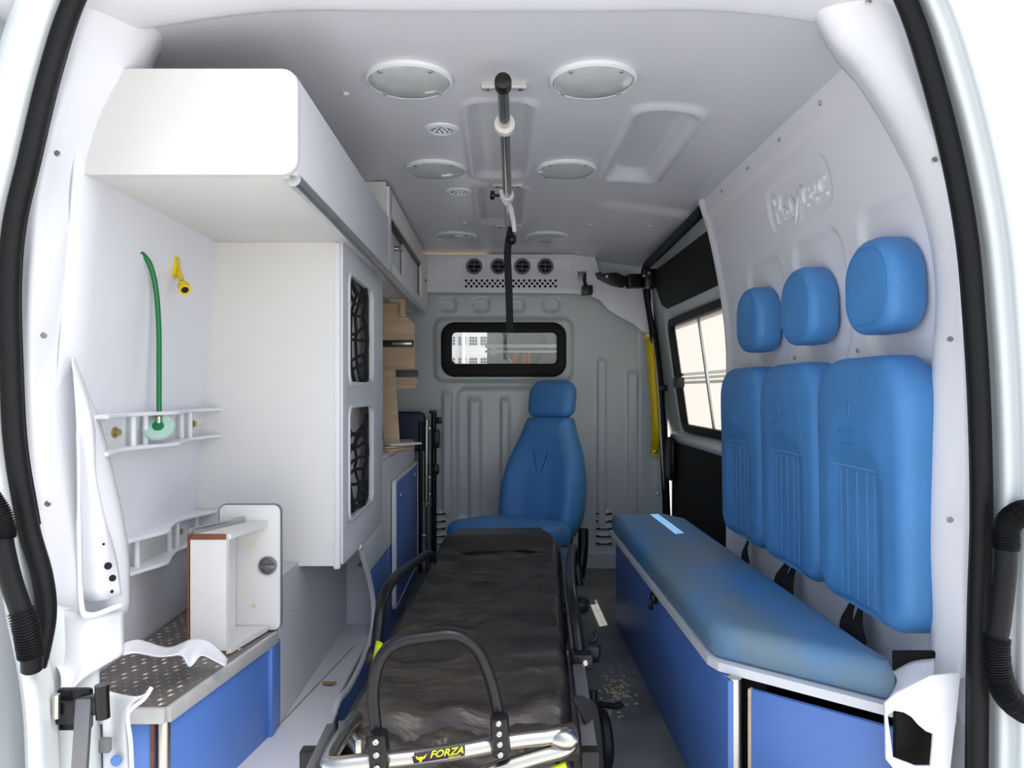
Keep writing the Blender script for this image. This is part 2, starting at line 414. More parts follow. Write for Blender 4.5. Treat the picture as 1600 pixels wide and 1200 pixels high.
tag(box('cab_partition_board', -.10, .75, 5.55, 5.58, .3, 1.9, mat('pale_grey_board', (.36, .38, .40), .6), None, .01), 'pale grey board across the cab behind the headrest', 'board')
bd = thing('yard_building', 'white gridded building in the yard seen through the bulkhead window', 'building', (-3.5, 22, -.6))
box('wall', -9, 3, 22, 22.3, -.6, 9, LAMG, bd, .02)
g = []
for zz, nr in ((2.60, 3), (1.98, 2)):
    for k in range(44):
        if k % 4 == 3: continue
        x = -3.2+k*.082
        for q in range(nr):
            z = zz-q*.088; g.append(([Vector((x+i*.055, 21.99-j*.02, z+l*.058)) for l in (0, 1) for j in (0, 1) for i in (0, 1)], [(0,1,3,2), (4,5,7,6), (0,1,5,4), (2,3,7,6), (0,2,6,4), (1,3,7,5)]))
wg = many('window_grid', g, WIN, bd, False); wg['kind'] = 'stuff'
box('pilaster', -1.13, -1.03, 21.85, 22.02, -.6, 9, EDGE, bd, .01)
tag(lathe('sand_heap', [(.1, 2.42), (.5, 2.25), (1.0, 1.7), (1.7, .8), (2.3, 0)][::-1], (-1.5, 18, -.6), (0,0,1), mat('sand', (.62, .40, .2), .9, noise=.3, nscale=3), None, 24), 'ochre sand heap in front of the yard building', 'heap')

# ---- sliding door (right, far)
def door_x(z): return 1.01+.14*(1.11-z) if z > .80 else 1.01+.14*.31
DY0, DY1 = 3.02, 4.66
WY0, WY1, WB, WT = 3.02, 4.27, .895, 1.49
d1 = struct(grid('door_1', lin(DY0-.1, DY1, 60), lin(-.05, 2.0, 70), lambda y, z: Vector((door_x(z)+.04-.04*sstep(4.30, 4.42, y)*0-.035*(1-rbox(y, z, WY0-.3, WY1+.07, WB-.08, WT+.05, .03)), y, z)), PAINT,
     keep=lambda y, z: not (WY0 < y < WY1-.02 and WB+.02 < z < WT-.02)))
def dmap(off): return lambda u, v, w_: Vector((door_x(v)+off-w_, u, v))
plate('upper_board', [(4.40, 1.80), (3.15, 1.80), (3.15, 1.56), (4.2, 1.565), (4.30, 1.60), (4.41, 1.74)][::-1], [], .012, dmap(-.012), BOARD, d1, .002)
wf = struct(plate('window_2', rrect(WY1-WY0+.5, WT-WB+.04, .07, 8, (WY0+WY1)/2-.2, (WT+WB)/2), [rrect(WY1-WY0+.42, WT-WB-.04, .05, 8, (WY0+WY1)/2-.2, (WT+WB)/2)], .035, dmap(.02), RUBBER, d1, .004))
del wf['kind']; wf.name = 'window_frame'
zb = [WB+.005, 1.135, 1.142, 1.158, 1.166, 1.180, 1.187, 1.203, WT-.005]
yb = [WY0-.35, 3.715, 3.735, WY1-.005]
for (a, c) in ((yb[0], yb[1]), (yb[2], yb[3])):
    for k in range(8):
        z0, z1 = zb[k], zb[k+1]; mm = GLASS if k in (1, 3, 5) and False else (GLASS if k in (2, 4, 6) else FROST)
        mesh('pane' if mm is FROST else 'clear_stripe', [(door_x(z0)+.03, a, z0), (door_x(z0)+.03, c, z0), (door_x(z1)+.03, c, z1), (door_x(z1)+.03, a, z1)], [(0,1,2,3)], mm, wf)
bar('glazing_bar', (door_x(WB)+.026, 3.725, WB), (door_x(WT)+.026, 3.725, WT), .022, .012, ALU, wf, (1,0,0))
box('window_latch', door_x(1.15)-.03, door_x(1.15)+.02, 4.16, 4.24, 1.12, 1.18, PLASTIC, wf, .008)
plate('lower_board', [(4.50, .80), (4.52, .02), (2.95, .02), (2.95, .80)][::-1], [], .02, dmap(-.012), BOARD, d1, .004)
mesh_l = loft('sill', [[(door_x(.80)-.02, y, .80) for y in (2.95, 3.7, 4.5)], [(door_x(.82)-.03, y, .83) for y in (2.95, 3.7, 4.5)], [(door_x(.86)-.0, y, .86) for y in (2.95, 3.7, 4.5)], [(door_x(.88)+.03, y, .87) for y in (2.95, 3.7, 4.5)]], PAINT, d1, .004, 4)
cushion('pull_handle', rrect(.16, .26, .06, 6), .04, .018, 0, lambda u, v, w_: Vector((door_x(.7)-.02-w_, 4.46+u, .70+v)), PLASTIC, d1)
# pale pillar strip and striker blocks next to the seal
plate('edge_channel', [(4.54, .02), (4.60, .02), (4.60, 1.75), (4.54, 1.75)], [], .02, dmap(-.015), PAINT, d1, .003)
for z in (.74, .79, 1.12): box('buffer', door_x(z)-.05, door_x(z)-.0, 4.52, 4.56, z-.018, z+.018, PLASTIC, d1, .006)
# black seal around the sliding door opening
sl = [P(1098, 328, 3.18), P(1060, 366, 3.55), P(1030, 396, 4.0), P(1011, 415, 4.40), P(1008, 432, 4.52), P(1013, 470, 4.56), P(1021, 520, 4.56), P(1030, 590, 4.56), P(1036, 680, 4.56), P(1040, 760, 4.56), P(1043, 850, 4.56), P(1045, 880, 4.56)]
struct(tube('trim_1', sl, .024, RUBBER, None, 8, seg=14), None)
# door guide arm (black)
ga = thing('door_guide_arm', 'black articulated guide arm at the top of the sliding door', 'hinge', P(960, 440, 4.5))
plate('arm', [((px-VX)*4.5/F, CH-(py-VY)*4.5/F) for (px, py) in ((930, 427), (939, 425), (940, 428), (962, 426), (976, 432), (980, 446), (972, 450), (955, 446), (934, 436))], [], .03, lambda u, v, w_: Vector((u, 4.5-w_, v)), PLASTIC, ga, .004)
a0 = P(979, 440, 4.48); a1 = P(1003, 439, 4.5)
bar('knuckle', a0, a1, .06, .085, PLASTIC, ga, bev=.012)
box('mount', a1.x, a1.x+.07, 4.40, 4.50, a1.z-.055, a1.z+.06, PLASTIC, ga, .01)
for (px, py) in ((948, 432), (1014, 427), (1012, 449), (1006, 431)): screw('bolt', P(px, py, 4.38), (0,-1,0), .009, STEEL, ga)
# yellow grab handle
gh = thing('grab_handle', 'yellow grab handle on the pillar beside the sliding door', 'handle', P(1025, 712, 4.6))
tube('grip', [P(1014, 532, 4.60), P(1016, 545, 4.56), P(1020, 600, 4.54), P(1024, 660, 4.54), P(1024, 685, 4.56), P(1023, 700, 4.60)], .026, YEL, gh, 8, seg=14, flat=.7)
for (px, py) in ((1014, 524), (1024, 705)):
    c = P(px, py, 4.62); plate('foot', rrect(.055, .075, .022, 5, c.x, c.z), [], .014, lambda u, v, w_: Vector((u, 4.615-w_, v)), YEL, gh, .003)
    screw('screw', c+Vector((0, -.014, 0)), (0,-1,0), .014, STEEL, gh)

# ---- air panel over the bulkhead
D = 4.60
def pl(pts, d=D): return [((px-VX)*d/F, CH-(py-VY)*d/F) for (px, py) in pts]
ac = thing('air_conditioning_unit', 'white air conditioning panel with four round vents above the bulkhead window', 'panel', (0, 4.6, 1.7))
VC = [((px-VX)*D/F, CH-(417-VY)*D/F) for px in (741, 779, 816, 852)]
plate('panel_board', pl([(640, 398), (928, 398), (936, 425), (985, 440), (1005, 444), (1013, 480), (1022, 521), (1003, 519), (990, 507), (965, 494), (948, 483), (938, 470), (920, 462), (895, 459), (640, 457)])[::-1],
      [[(c[0]+.040*math.cos(a), c[1]+.040*math.sin(a)) for a in lin(0, 2*PI*23/24, 24)] for c in VC], .03, lambda u, v, w_: Vector((u, 4.60-w_, v)), LINING, ac, .003)
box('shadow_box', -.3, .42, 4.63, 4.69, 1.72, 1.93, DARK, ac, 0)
plate('inset_edge', pl([(700, 404), (895, 404), (895, 430), (890, 434), (706, 434), (700, 428)])[::-1], [pl([(701.5, 405), (893.5, 405), (893.5, 430), (889, 432.5), (707, 432.5), (701.5, 427.5)])[::-1]], .006, lambda u, v, w_: Vector((u, 4.583-w_, v)), LINING, ac, .001)
for c in VC:
    dk = lathe('dark_core', [(.036, 0), (.036, .001)], (c[0], 4.598, c[1]), (0,-1,0), DARK, ac, 20)
    vn = lathe('vent', [(.036, -.004), (.040, 0), (.048, .0), (.050, .006), (.044, .012), (.036, .008), (.036, -.004)], (c[0], 4.586, c[1]), (0,-1,0), GREYP, ac, 28)
    for dz in (-.014, .014): box('blade', c[0]-.034, c[0]+.034, 4.582, 4.60, c[1]+dz-.002, c[1]+dz+.002, GREYP, vn, 0)
    box('stem', c[0]-.002, c[0]+.002, 4.584, 4.60, c[1]-.03, c[1]+.03, GREYP, vn, 0)
geos = []
def disc(c, r_, y, n=10):
    return [Vector((c[0]+r_*math.cos(2*PI*k/n), y, c[1]+r_*math.sin(2*PI*k/n))) for k in range(n)], [tuple(range(n))]
for row, py in enumerate((439, 443.6, 448)):
    for k in range(18 if row != 1 else 17):
        px = 728.5+k*8.2+(4.1 if row == 1 else 0); geos.append(disc(((px-VX)*D/F, CH-(py-VY)*D/F), .0085, 4.5838))
pf = many('perforation', geos, DARK, ac, False); pf['kind'] = 'stuff'
box('switch_plate', *[(902-VX)*D/F, (916-VX)*D/F], 4.578, 4.59, CH-(439-VY)*D/F, CH-(425-VY)*D/F, ALUD, ac, .002)
sb = thing('black_sensor', 'small black sensor block under the corner of the air panel', 'sensor', P(917, 455, 4.55))
c = P(917, 454, 4.55); box('block', c.x-.032, c.x+.032, 4.51, 4.58, c.z-.03, c.z+.028, PLASTIC, sb, .008); tube('bracket', [P(915, 446, 4.56), P(913, 436, 4.58), P(914, 428, 4.58)], .010, PLASTIC, sb)

# ================================================================== REAR OPENING
# header across the top of the opening
struct(loft('trim_2', [[Vector((x, yy, zz_-.002+min(0, ceil_z(x, 1.65)-1.95))) for x in (-1.02, -.8, -.5, -.2, .2, .5, .8, 1.02)] for (yy, zz_) in ((1.40, 1.985), (1.50, 1.955), (1.60, 1.943), (1.645, 1.946), (1.66, 1.975))], LINING, None, .006, 4))
# pillar trims (moulded white), left and right : outer edge, crown, inner edge
LO = [(150,-60), (122, 20), (98, 120), (74, 220), (50, 330), (40, 430), (38, 540), (44, 660), (50, 780), (58, 880), (66, 960)]
LI = [(330,-40), (248, 45), (215, 115), (172, 190), (130, 280), (104, 380), (104, 470), (112, 560), (150, 690), (186, 850), (192, 960)]
rowO = [P(a, c, 1.54) for a, c in LO]; rowI = [P(a, c, max(1.56, min(1.68, lwall(CH-(c-VY)*1.62/F)*F/(a-VX)))) for a, c in LI]
rowO0 = [P(a-24, c, 1.56) for a, c in LO]
rowM = [(p*.62+q*.38)+Vector((.004, -.022, 0)) for p, q in zip(rowO, rowI)]
rowI2 = [q+Vector((-.03, .09, 0)) for q in rowI]
tl = struct(loft('trim_3', [rowO0, rowO, rowM, rowI, rowI2], LINING, None, .005, 6))
for (px, py) in ((90, 240), (69, 524), (75, 787)): screw('screw', P(px, py, 1.528), (.3, -1, 0), .0065, STEEL, tl)
# flared edge of the lower left trim, with punched holes
fr = [[P(112, 556, 1.60), P(118, 620, 1.58), P(120, 700, 1.58), P(124, 820, 1.58), P(128, 940, 1.58)],
      [P(114, 558, 1.62), P(140, 650, 1.60), P(147, 740, 1.59), P(160, 830, 1.59), P(158, 938, 1.58)],
      [P(118, 562, 1.66), P(146, 660, 1.66), P(150, 760, 1.66), P(178, 860, 1.64), P(190, 930, 1.62)]]
loft('flared_edge', fr, LINING, tl, .004, 6)
tube('pressed_rib', [P(115, 575, 1.585), P(122, 700, 1.55), P(123, 850, 1.54), P(127, 948, 1.525), P(142, 962, 1.535), P(188, 946, 1.60)], [.0015, .0035, .005, .006, .006, .006], LINING, tl, 8)
for (px, py, s) in ((169, 884, .011), (176, 903, .010), (175, 924, .005), (162, 850, .004)):
    lathe('punched_hole', [(s*.7, 0), (s*.7, .003)], P(px, py, 1.575), (.4, -1, 0), DARK, tl, 14)
# torn lower end of the left trim
torn = [[P(64, 955, 1.54), P(110, 955, 1.53), P(150, 957, 1.55), P(192, 955, 1.62)],
        [P(72, 1020, 1.53), P(112, 1025, 1.525), P(150, 1010, 1.545), P(193, 1000, 1.61)],
        [P(94, 1052, 1.50), P(112, 1062, 1.51), P(140, 1040, 1.53), P(193, 1017, 1.60)],
        [P(94, 1088, 1.46), P(104, 1092, 1.46), P(128, 1062, 1.51), P(192, 1022, 1.60)]]
loft('torn_end', torn, LINING, tl, .004, 6)
RO = [(1330,-60), (1400, 20), (1440, 130), (1478, 250), (1498, 370), (1505, 480), (1513, 620), (1520, 760), (1514, 900), (1512, 1010), (1500, 1060)]
RI = [(1240,-50), (1300, 55), (1345, 110), (1410, 220), (1452, 340), (1468, 450), (1463, 560), (1459, 700), (1456, 850), (1460, 990), (1452, 1060)]
rowO = [P(a, c, 1.54) for a, c in RO]; rowI = [P(a, c, 1.60) for a, c in RI]
rowM = [(p*.6+q*.4)+Vector((-.004, -.022, 0)) for p, q in zip(rowO, rowI)]
tr_ = struct(loft('trim_4', [[P(a+24, c, 1.56) for a, c in RO], rowO, rowM, rowI, [q+Vector((.05, .10, 0)) for q in rowI]], LINING, None, .005, 6))
for (px, py) in ((1460, 250), (1484, 530), (1484, 812), (1357, 2)): screw('screw', P(px, py, 1.528), (-.3, -1, 0), .0065, STEEL, tr_)
# torn lower right trim with a ragged window
RT = thing('torn_trim_panel', 'torn white plastic trim with a ragged hole at the bench end', 'trim panel', P(1440, 1190, 1.46))
plate('panel', [((px-VX)*1.46/F, CH-(py-VY)*1.46/F) for (px, py) in ((1452, 1055), (1500, 1050), (1494, 1110), (1484, 1200), (1480, 1260), (1440, 1250), (1400, 1206), (1386, 1188), (1384, 1100), (1400, 1084))][::-1],
      [[((px-VX)*1.46/F, CH-(py-VY)*1.46/F) for (px, py) in ((1388, 1118), (1398, 1111), (1412, 1113), (1424, 1120), (1434, 1132), (1446, 1142), (1457, 1146), (1456, 1162), (1453, 1196), (1430, 1196), (1396, 1184))][::-1]], .006,
      lambda u, v, w_: Vector((u, 1.46-w_+.12*max(0, .80-u), v)), LINING, RT, .001)
loft('curled_lip', [[P(1385, 1100, 1.5), P(1402, 1084, 1.47), P(1455, 1075, 1.46)], [P(1402, 1068, 1.52), P(1420, 1064, 1.5), P(1458, 1062, 1.49)], [P(1396, 1050, 1.58), P(1425, 1035, 1.57), P(1460, 1030, 1.56)]], LINING, RT, .004, 5)
box('hole_dark_fill', .80, .90, 1.515, 1.53, .25, .468, BOARD, RT, .004); box('lip_shadow_fill', .835, .925, 1.585, 1.60, .51, .555, BOARD, RT, .004)  # black boxes put in: dark inside of the hole, painted shadow above the lip
# black door seals
SLp = [(170,-90), (115, 0), (76, 120), (45, 250), (22, 350), (14, 450), (17, 580), (24, 700), (44, 820), (66, 900), (72, 960), (62, 1020), (50, 1060)]
struct(tube('trim_5', [P(a, c, 1.43) for a, c in SLp], .0185, RUBBER, None, 8, seg=14))
SRp = [(1355,-110), (1415, 0), (1453, 110), (1487, 240), (1511, 370), (1523, 500), (1531, 640), (1534, 800), (1530, 950), (1528, 1080), (1526, 1280)]
struct(tube('trim_6', [P(a, c, 1.43) for a, c in SRp], .0185, RUBBER, None, 8, seg=14))
tube('seal_lip', [P(a-13, c, 1.45) for a, c in SRp], .007, RUBBER, bpy.data.objects['trim_6'], 8)
tube('seal_lip', [P(a+14, c, 1.45) for a, c in SLp[:9]], .007, RUBBER, bpy.data.objects['trim_5'], 8)
# painted body jambs outside the seals
def jamb(name, rows): return struct(loft(name, rows, PAINT, None, .004, 5))
zz = [(-90), 0, 130, 260, 380, 500, 640, 800, 950, 1080, 1300]
jamb('trim_7', [[P(a+4, c, 1.45) for a, c in SRp], [P(a+24, c, 1.43) for a, c in SRp], [P(a+38, c, 1.39) for a, c in SRp], [P(a+60, c, 1.385) for a, c in SRp], [P(a+75, c, 1.36) for a, c in SRp], [P(a+150, c, 1.36) for a, c in SRp], [P(a+330, c, 1.45) for a, c in SRp]])
SLj = SLp[:9]+[(52, 880), (66, 960), (92, 1100), (100, 1300)]
jamb('trim_8', [[P(a-4, c, 1.45) for a, c in SLj], [P(a-20, c, 1.42) for a, c in SLj], [P(a-34, c, 1.39) for a, c in SLj], [P(a-60 if i < 9 else a-48, c, 1.38) for i, (a, c) in enumerate(SLj)], [P(a-78 if i < 9 else a-52, c, 1.40) for i, (a, c) in enumerate(SLj)], [P(a-90 if i < 9 else a-56, c, 1.48) for i, (a, c) in enumerate(SLj)]])
# inner painted post behind the torn trim at the lower left
struct(loft('trim_9', [[P(60, 940, 1.50), P(64, 1050, 1.50), P(68, 1250, 1.48)], [P(110, 950, 1.54), P(115, 1050, 1.53), P(118, 1250, 1.50)], [P(160, 960, 1.60), P(155, 1050, 1.56), P(160, 1250, 1.52)]], PAINT, None, .004, 5))
# corrugated cable conduits
def conduit(name, label, pts, r, seg_ranges):
    t_ = thing(name, label, 'conduit', pts[0])
    path = catmull(pts, 14); N = len(path)
    tube('sleeve', path, r, RUBBER, t_, spline=False, seg=16)
    for (a, c) in seg_ranges:
        i0, i1 = int(a*(N-1)), int(c*(N-1)); sub = path[i0:i1+1]
        fine = catmull(sub, 5); rr = [r*(1.10+.16*math.sin(k*.85*1.4)) for k in range(len(fine))]
        V, Fc = tubegeo(fine, rr, 16); mesh('bellows', V, Fc, RUBBER, t_, True)
    return t_
conduit('cable_conduit', 'black corrugated cable conduit looping outside the right door seal', [P(1625, 800, 1.37), P(1596, 802, 1.36), P(1573, 822, 1.36), P(1572, 858, 1.36), P(1570, 900, 1.36), P(1562, 970, 1.36), P(1556, 1010, 1.36), P(1562, 1060, 1.36), P(1580, 1095, 1.36), P(1625, 1125, 1.37)], .0185, ((.05, .34), (.62, .97)))
lc = conduit('cable_conduit', 'black cable conduit with corrugated end outside the left door seal', [P(-25, 770, 1.36), P(2, 815, 1.36), P(4, 850, 1.36), P(18, 910, 1.36), P(38, 970, 1.36), P(48, 1020, 1.37), P(50, 1045, 1.38)], .0185, ((.02, .30), (.62, .86)))
# hinge at lower left
hg = thing('steel_bracket', 'black steel hinge bracket and check strap at the lower left pillar', 'bracket', P(120, 1140, 1.45))
bar('leaf', P(66, 1112, 1.45), P(122, 1112, 1.45), .02, .045, PLASTIC, hg, bev=.004)
bar('arm', P(118, 1105, 1.44), P(166, 1098, 1.44), .03, .036, PLASTIC, hg, bev=.006)
box('base_plate', P(88, 0, 1.46).x, P(142, 0, 1.46).x, 1.455, 1.475, P(0, 1142, 1.46).z, P(0, 1076, 1.46).z, PLASTIC, hg, .008)
tube('pin', [P(88, 1085, 1.43), P(88, 1122, 1.43)], .007, STEEL, hg)
tube('knuckle', [P(159, 1070, 1.43), P(161, 1122, 1.43)], .013, PLASTIC, hg)
bar('strap', P(132, 1092, 1.43), P(124, 1215, 1.40), .03, .012, ALUD, hg, (0,1,0), bev=.003)
# loose liner strip in front of the left blue cabinet
gl = thing('torn_liner_strip', 'torn white liner strip curling beside the left blue cabinet', 'liner', P(190, 1210, 1.55))
loft('sheet', [[P(158, 1072, 1.53), P(160, 1120, 1.52), P(162, 1230, 1.50)], [P(178, 1082, 1.54), P(176, 1130, 1.53), P(180, 1230, 1.50)], [P(216, 1088, 1.53), P(194, 1120, 1.52), P(197, 1230, 1.50)], [P(237, 1078, 1.56), P(205, 1112, 1.53), P(206, 1230, 1.505)]], LAMG, gl, .003, 5)
tube('white_edge', [P(237, 1074, 1.555), P(225, 1092, 1.54), P(205, 1108, 1.525), P(199, 1122, 1.52), P(204, 1160, 1.51), P(207, 1230, 1.50)], .0045, LINING, gl, 8)
box('latch_block', P(163, 0, 1.52).x, P(180, 0, 1.52).x, 1.495, 1.51, P(0, 1176, 1.5).z, P(0, 1154, 1.5).z, GREYP, gl, .003)
lathe('blue_dot', [(.011, 0), (.011, .003)], P(182, 1188, 1.50), (0,-1,0), BLUELAM, gl, 16)

# ================================================================== LEFT SIDE FURNITURE
XG = -.451; OZ = 1.583
oc = thing('overhead_cabinet', 'long white overhead cabinet open on top along the left wall', 'cabinet', (-.68, 2.3, OZ))
box('bottom_board', -.912, XG-.02, 1.645, 3.02, OZ, OZ+.018, LAM, oc)
plate('end_panel', rrect(.93+XG+.01, .232, [.035, .004, .004, .035], 6, (-.94+XG)/2+.008, OZ+.113)[::1], [], .02, lambda u, v, w_: Vector((u, 1.645-w_, v)), LAM, oc, .002)
box('front_panel', XG-.018, XG, 1.65, 3.02, OZ+.006, OZ+.222, LAMW, oc)
oc2 = thing('overhead_cupboard', 'white overhead cupboard with sliding doors at the front left', 'cupboard', (-.68, 3.8, OZ))
box('end_board', -.90, XG-.008, 3.0, 3.02, OZ+.0, 1.945, LAM, oc2)
tube('corner_post', [(XG-.012, 3.03, OZ+.2), (XG-.012, 3.03, 1.93)], .016, EDGE, oc2)
box('front_board', XG-.018, XG+.0, 3.02, 3.10, OZ+.006, 1.93, LAMW, oc2)
box('top_rail', XG-.018, XG, 3.08, 4.33, 1.835, 1.935, LAM, oc2)
box('door_track', XG-.03, XG-.012, 3.08, 4.33, 1.82, 1.838, PLASTIC, oc2, .001)
box('bottom_rail', XG-.018, XG, 3.08, 4.60, OZ+.006, OZ+.05, LAM, oc2)
box('end_post', XG-.02, XG+.004, 4.30, 4.60, OZ+.02, 1.90, LAM, oc2, .006)
lathe('lock', [(.008, 0), (.008, .006)], (XG+.003, 4.45, 1.76), (1,0,0), DARK, oc2, 10)
sd = box('sliding_door', XG-.05, XG-.038, 3.08, 3.72, OZ+.03, 1.835, LAMW, oc2); lathe('knob', [(.012, 0), (.010, .02), (.018, .03), (.012, .04)], (XG-.038, 3.45, 1.76), (1,0,0), STEEL, sd, 16)
box('sliding_door', XG-.034, XG-.024, 3.66, 4.31, OZ+.03, 1.83, LAMW, oc2)
box('bottom_board', -.912, XG-.02, 3.02, 4.60, OZ, OZ+.018, LAM, oc2)
box('back_board', -.90, XG-.1, 4.58, 4.60, OZ, 1.93, LAM, oc2)
tag(tube('edge_rail', [(XG-.012, 1.672, OZ-.002), (XG-.012, 3.0, OZ-.002), (XG-.012, 4.55, OZ-.002)], .017, ALU, None, 3, seg=16), 'long rounded grey aluminium edge rail under the overhead cabinets', 'rail')
# tall cabinet with two netted windows
XS = -.514
tc_ = thing('tall_cabinet', 'tall white cabinet with two netted openings on the left', 'cabinet', (-.72, 2.79, .545))
plate('rear_panel', [(lwall(.545)+.004, .545), (XS-.012, .545), (XS-.012, OZ), (lwall(OZ)+.004, OZ)], [], .018, lambda u, v, w_: Vector((u, 2.405-w_, v)), LAM, tc_, .002)
bar('corner_strip', (XS-.010, 2.404, .535), (XS-.010, 2.404, OZ-.002), .022, .022, EDGE, tc_, (0,1,0), bev=.006)
def smap(u, v, w_): return Vector((XS+w_, u, v))
H1 = rrect(.46, .365, .045, 6, 2.735, 1.318); H2 = rrect(.46, .375, .045, 6, 2.735, .862)
# side panel: netted windows above, S-shaped cut below, blue triangle is its own panel
outl = [(2.405, OZ), (2.405, .56), (2.412, .548), (2.43, .545), (2.72, .54), (3.22, .54), (3.22, OZ)]
plate('side_panel', catmull_2d(outl) if False else outl, [H1, H2], .016, smap, LAMW, tc_, .002)
for i, H in enumerate((H1, H2)):
    cz = 1.318 if i == 0 else .862; hh = .365 if i == 0 else .375
    fr_ = plate('opening_trim', rrect(.485, hh+.025, .05, 6, 2.735, cz), [rrect(.455, hh-.005, .043, 6, 2.735, cz)], .02, lambda u, v, w_: Vector((XS+.003+w_, u, v)), EDGE, tc_, .003)
    box('inner_back', -.585, -.575, 2.44, 3.10, cz-.22, cz+.22, LAM, tc_, 0)
box('inner_floor', -.9, XS-.01, 2.42, 3.2, 1.07, 1.085, LAM, tc_, 0); box('bottom_board', -.95, XS-.01, 2.41, 3.2, .55, .566, LAMG, tc_, 0)
box('front_board', -.93, XS-.01, 3.19, 3.205, .55, OZ, LAM, tc_, 0)
# elastic cargo nets
def net(label, y0, y1, z0, z1, cz, seed):
    rnd = random.Random(seed); nt_ = thing('cargo_net', label, 'net', (XS, (y0+y1)/2, z0), 'elastic cargo nets')
    nu, nv = 5, 8; Pn = [[None]*nu for _ in range(nv)]
    for j in range(nv):
        for i in range(nu):
            u = i/(nu-1); v = j/(nv-1); jit = .016 if 0 < i < nu-1 or 0 < j < nv-1 else .004
            sag = .05*math.sin(PI*u)*math.sin(PI*v)
            Pn[j][i] = Vector((XS-.002-sag*.6+rnd.uniform(-.006, .006), y0+(y1-y0)*(.0+u)+rnd.uniform(-jit, jit), z0+(z1-z0)*v-.02*math.sin(PI*u)+rnd.uniform(-jit, jit)))
    g = []
    for j in range(nv): g.append(tubegeo(catmull(Pn[j], 3), .0058 if 0 < j < nv-1 else .008, 6))
    for i in range(nu): g.append(tubegeo(catmull([Pn[j][i] for j in range(nv)], 3), .0058 if 0 < i < nu-1 else .008, 6))
    o = many('mesh_cords', g, WEB, nt_); o['kind'] = 'stuff'
    for (j, i, yy, z_) in ((0, 0, y0-.02, z0-.01), (nv-1, 0, y0-.02, z1+.02), (0, nu-1, y1+.04, z0-.0), (nv-1, nu-1, y1+.03, z1+.03)):
        tube('corner_cord', [Pn[j][i], Vector((XS, yy, z_))], .005, WEB, nt_)
    return nt_
net('black elastic net over the upper opening of the tall cabinet', 2.515, 2.86, 1.15, 1.49, 1.318, 3)
net('black elastic net sagging in the lower opening of the tall cabinet', 2.515, 2.86, .70, .985, .862, 5)
# low cabinet farther in, blue below a diagonal
lw = thing('low_cabinet', 'low white cabinet with blue lower panel beyond the tall cabinet', 'cabinet', (-.72, 3.8, 0))
plate('upper_panel', [(3.222, .80), (3.222, .538), (2.74, .538), (2.80, .475), (2.885, .405), (4.42, .385), (4.42, .80)], [], .016, smap, LAMW, lw, .002)
plate('blue_panel', [(2.888, .403), (2.95, .34), (3.0, .274), (3.03, .20), (2.99, .15), (2.90, .12), (2.75, .10), (2.52, .10), (2.37, .11), (2.28, .10), (2.26, .0), (4.42, .0), (4.42, .383)][::1], [], .014, smap, BLUELAM, lw, .002)
Sc = [(2.885, .405), (2.95, .34), (3.0, .274), (3.025, .20), (2.985, .15), (2.90, .122), (2.75, .104), (2.52, .106), (2.37, .126), (2.28, .106), (2.26, .05)]
tube('curved_edge', [Vector((XS+.002, 2.70, .545)), Vector((XS+.002, 2.74, .53)), Vector((XS+.002, 2.80, .475))]+[Vector((XS+.002, a, c)) for a, c in Sc], .011, EDGE, lw, 6)
box('worktop', -.93, XS, 3.205, 4.44, .80, .818, LAM, lw)
box('end_board', -.93, XS, 4.405, 4.42, 0, .80, LAM, lw)
dr = box('cabinet_door', -.50, -.485, 3.47, 4.38, .10, .68, BLUELAM, lw, .002)
plate('door_edging', rrect(.94, .60, .03, 5, 3.92, .39), [rrect(.895, .575, .02, 5, 3.935, .39)], .02, lambda u, v, w_: Vector((-.492+w_, u, v)), EDGE, dr, .003)
for (y, z) in ((3.62, .60), (4.22, .63)): lathe('lock', [(.016, 0), (.016, .006), (.010, .010)], (-.484, y, z), (1,0,0), STEEL, dr, 14)
# niche under the tall cabinet
nc = thing('cylinder_niche', 'pale grey narrow niche with white floor below the tall cabinet', 'niche', (-.57, 2.6, .13))
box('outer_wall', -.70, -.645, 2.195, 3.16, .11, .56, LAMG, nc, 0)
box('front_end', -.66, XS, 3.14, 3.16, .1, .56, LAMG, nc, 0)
plate('floor_board', [(-.80, 1.60), (-.475, 1.60), (-.49, 2.24), (-.52, 2.30), (-.52, 3.15), (-.66, 3.15), (-.66, 2.2), (-.80, 2.15)], [], .016, lambda u, v, w_: Vector((u, v, .122+w_)), LAMW, nc, .002)
bar('seam', (-.645, 2.20, .131), (-.56, 2.85, .131), .003, .001, GREYP, nc, bev=0)
bar('floor_edge', (-.474, 1.60, .115), (-.488, 2.24, .115), .006, .05, ALUD, nc, bev=.001)
plate('strap_loop', [(-.58, .47), (-.574, .47), (-.57, .40), (-.555, .37), (-.60, .37), (-.584, .40)], [], .004, lambda u, v, w_: Vector((u, 3.134-w_, v)), GREYP, nc)
def leaf(label, px, py, d, z, s):
    c = P(px, py, d); c.z = z
    o = grid('fallen_leaf', lin(-1, 1, 9), lin(-1, 1, 7), lambda u, v: Vector((c.x+u*s, c.y+v*s*.55*math.sqrt(max(0, 1-u*u*.96)), z+.006*(v*v)+.004*u*u)), LEAF)
    tag(o, label, 'leaf')
leaf('curled brown leaf lying on the niche floor', 515, 1067, 2.48, .133, .023)
leaf('small brown crumb beside the blue strip of the step cabinet', 434, 1136, 2.17, .133, .007)
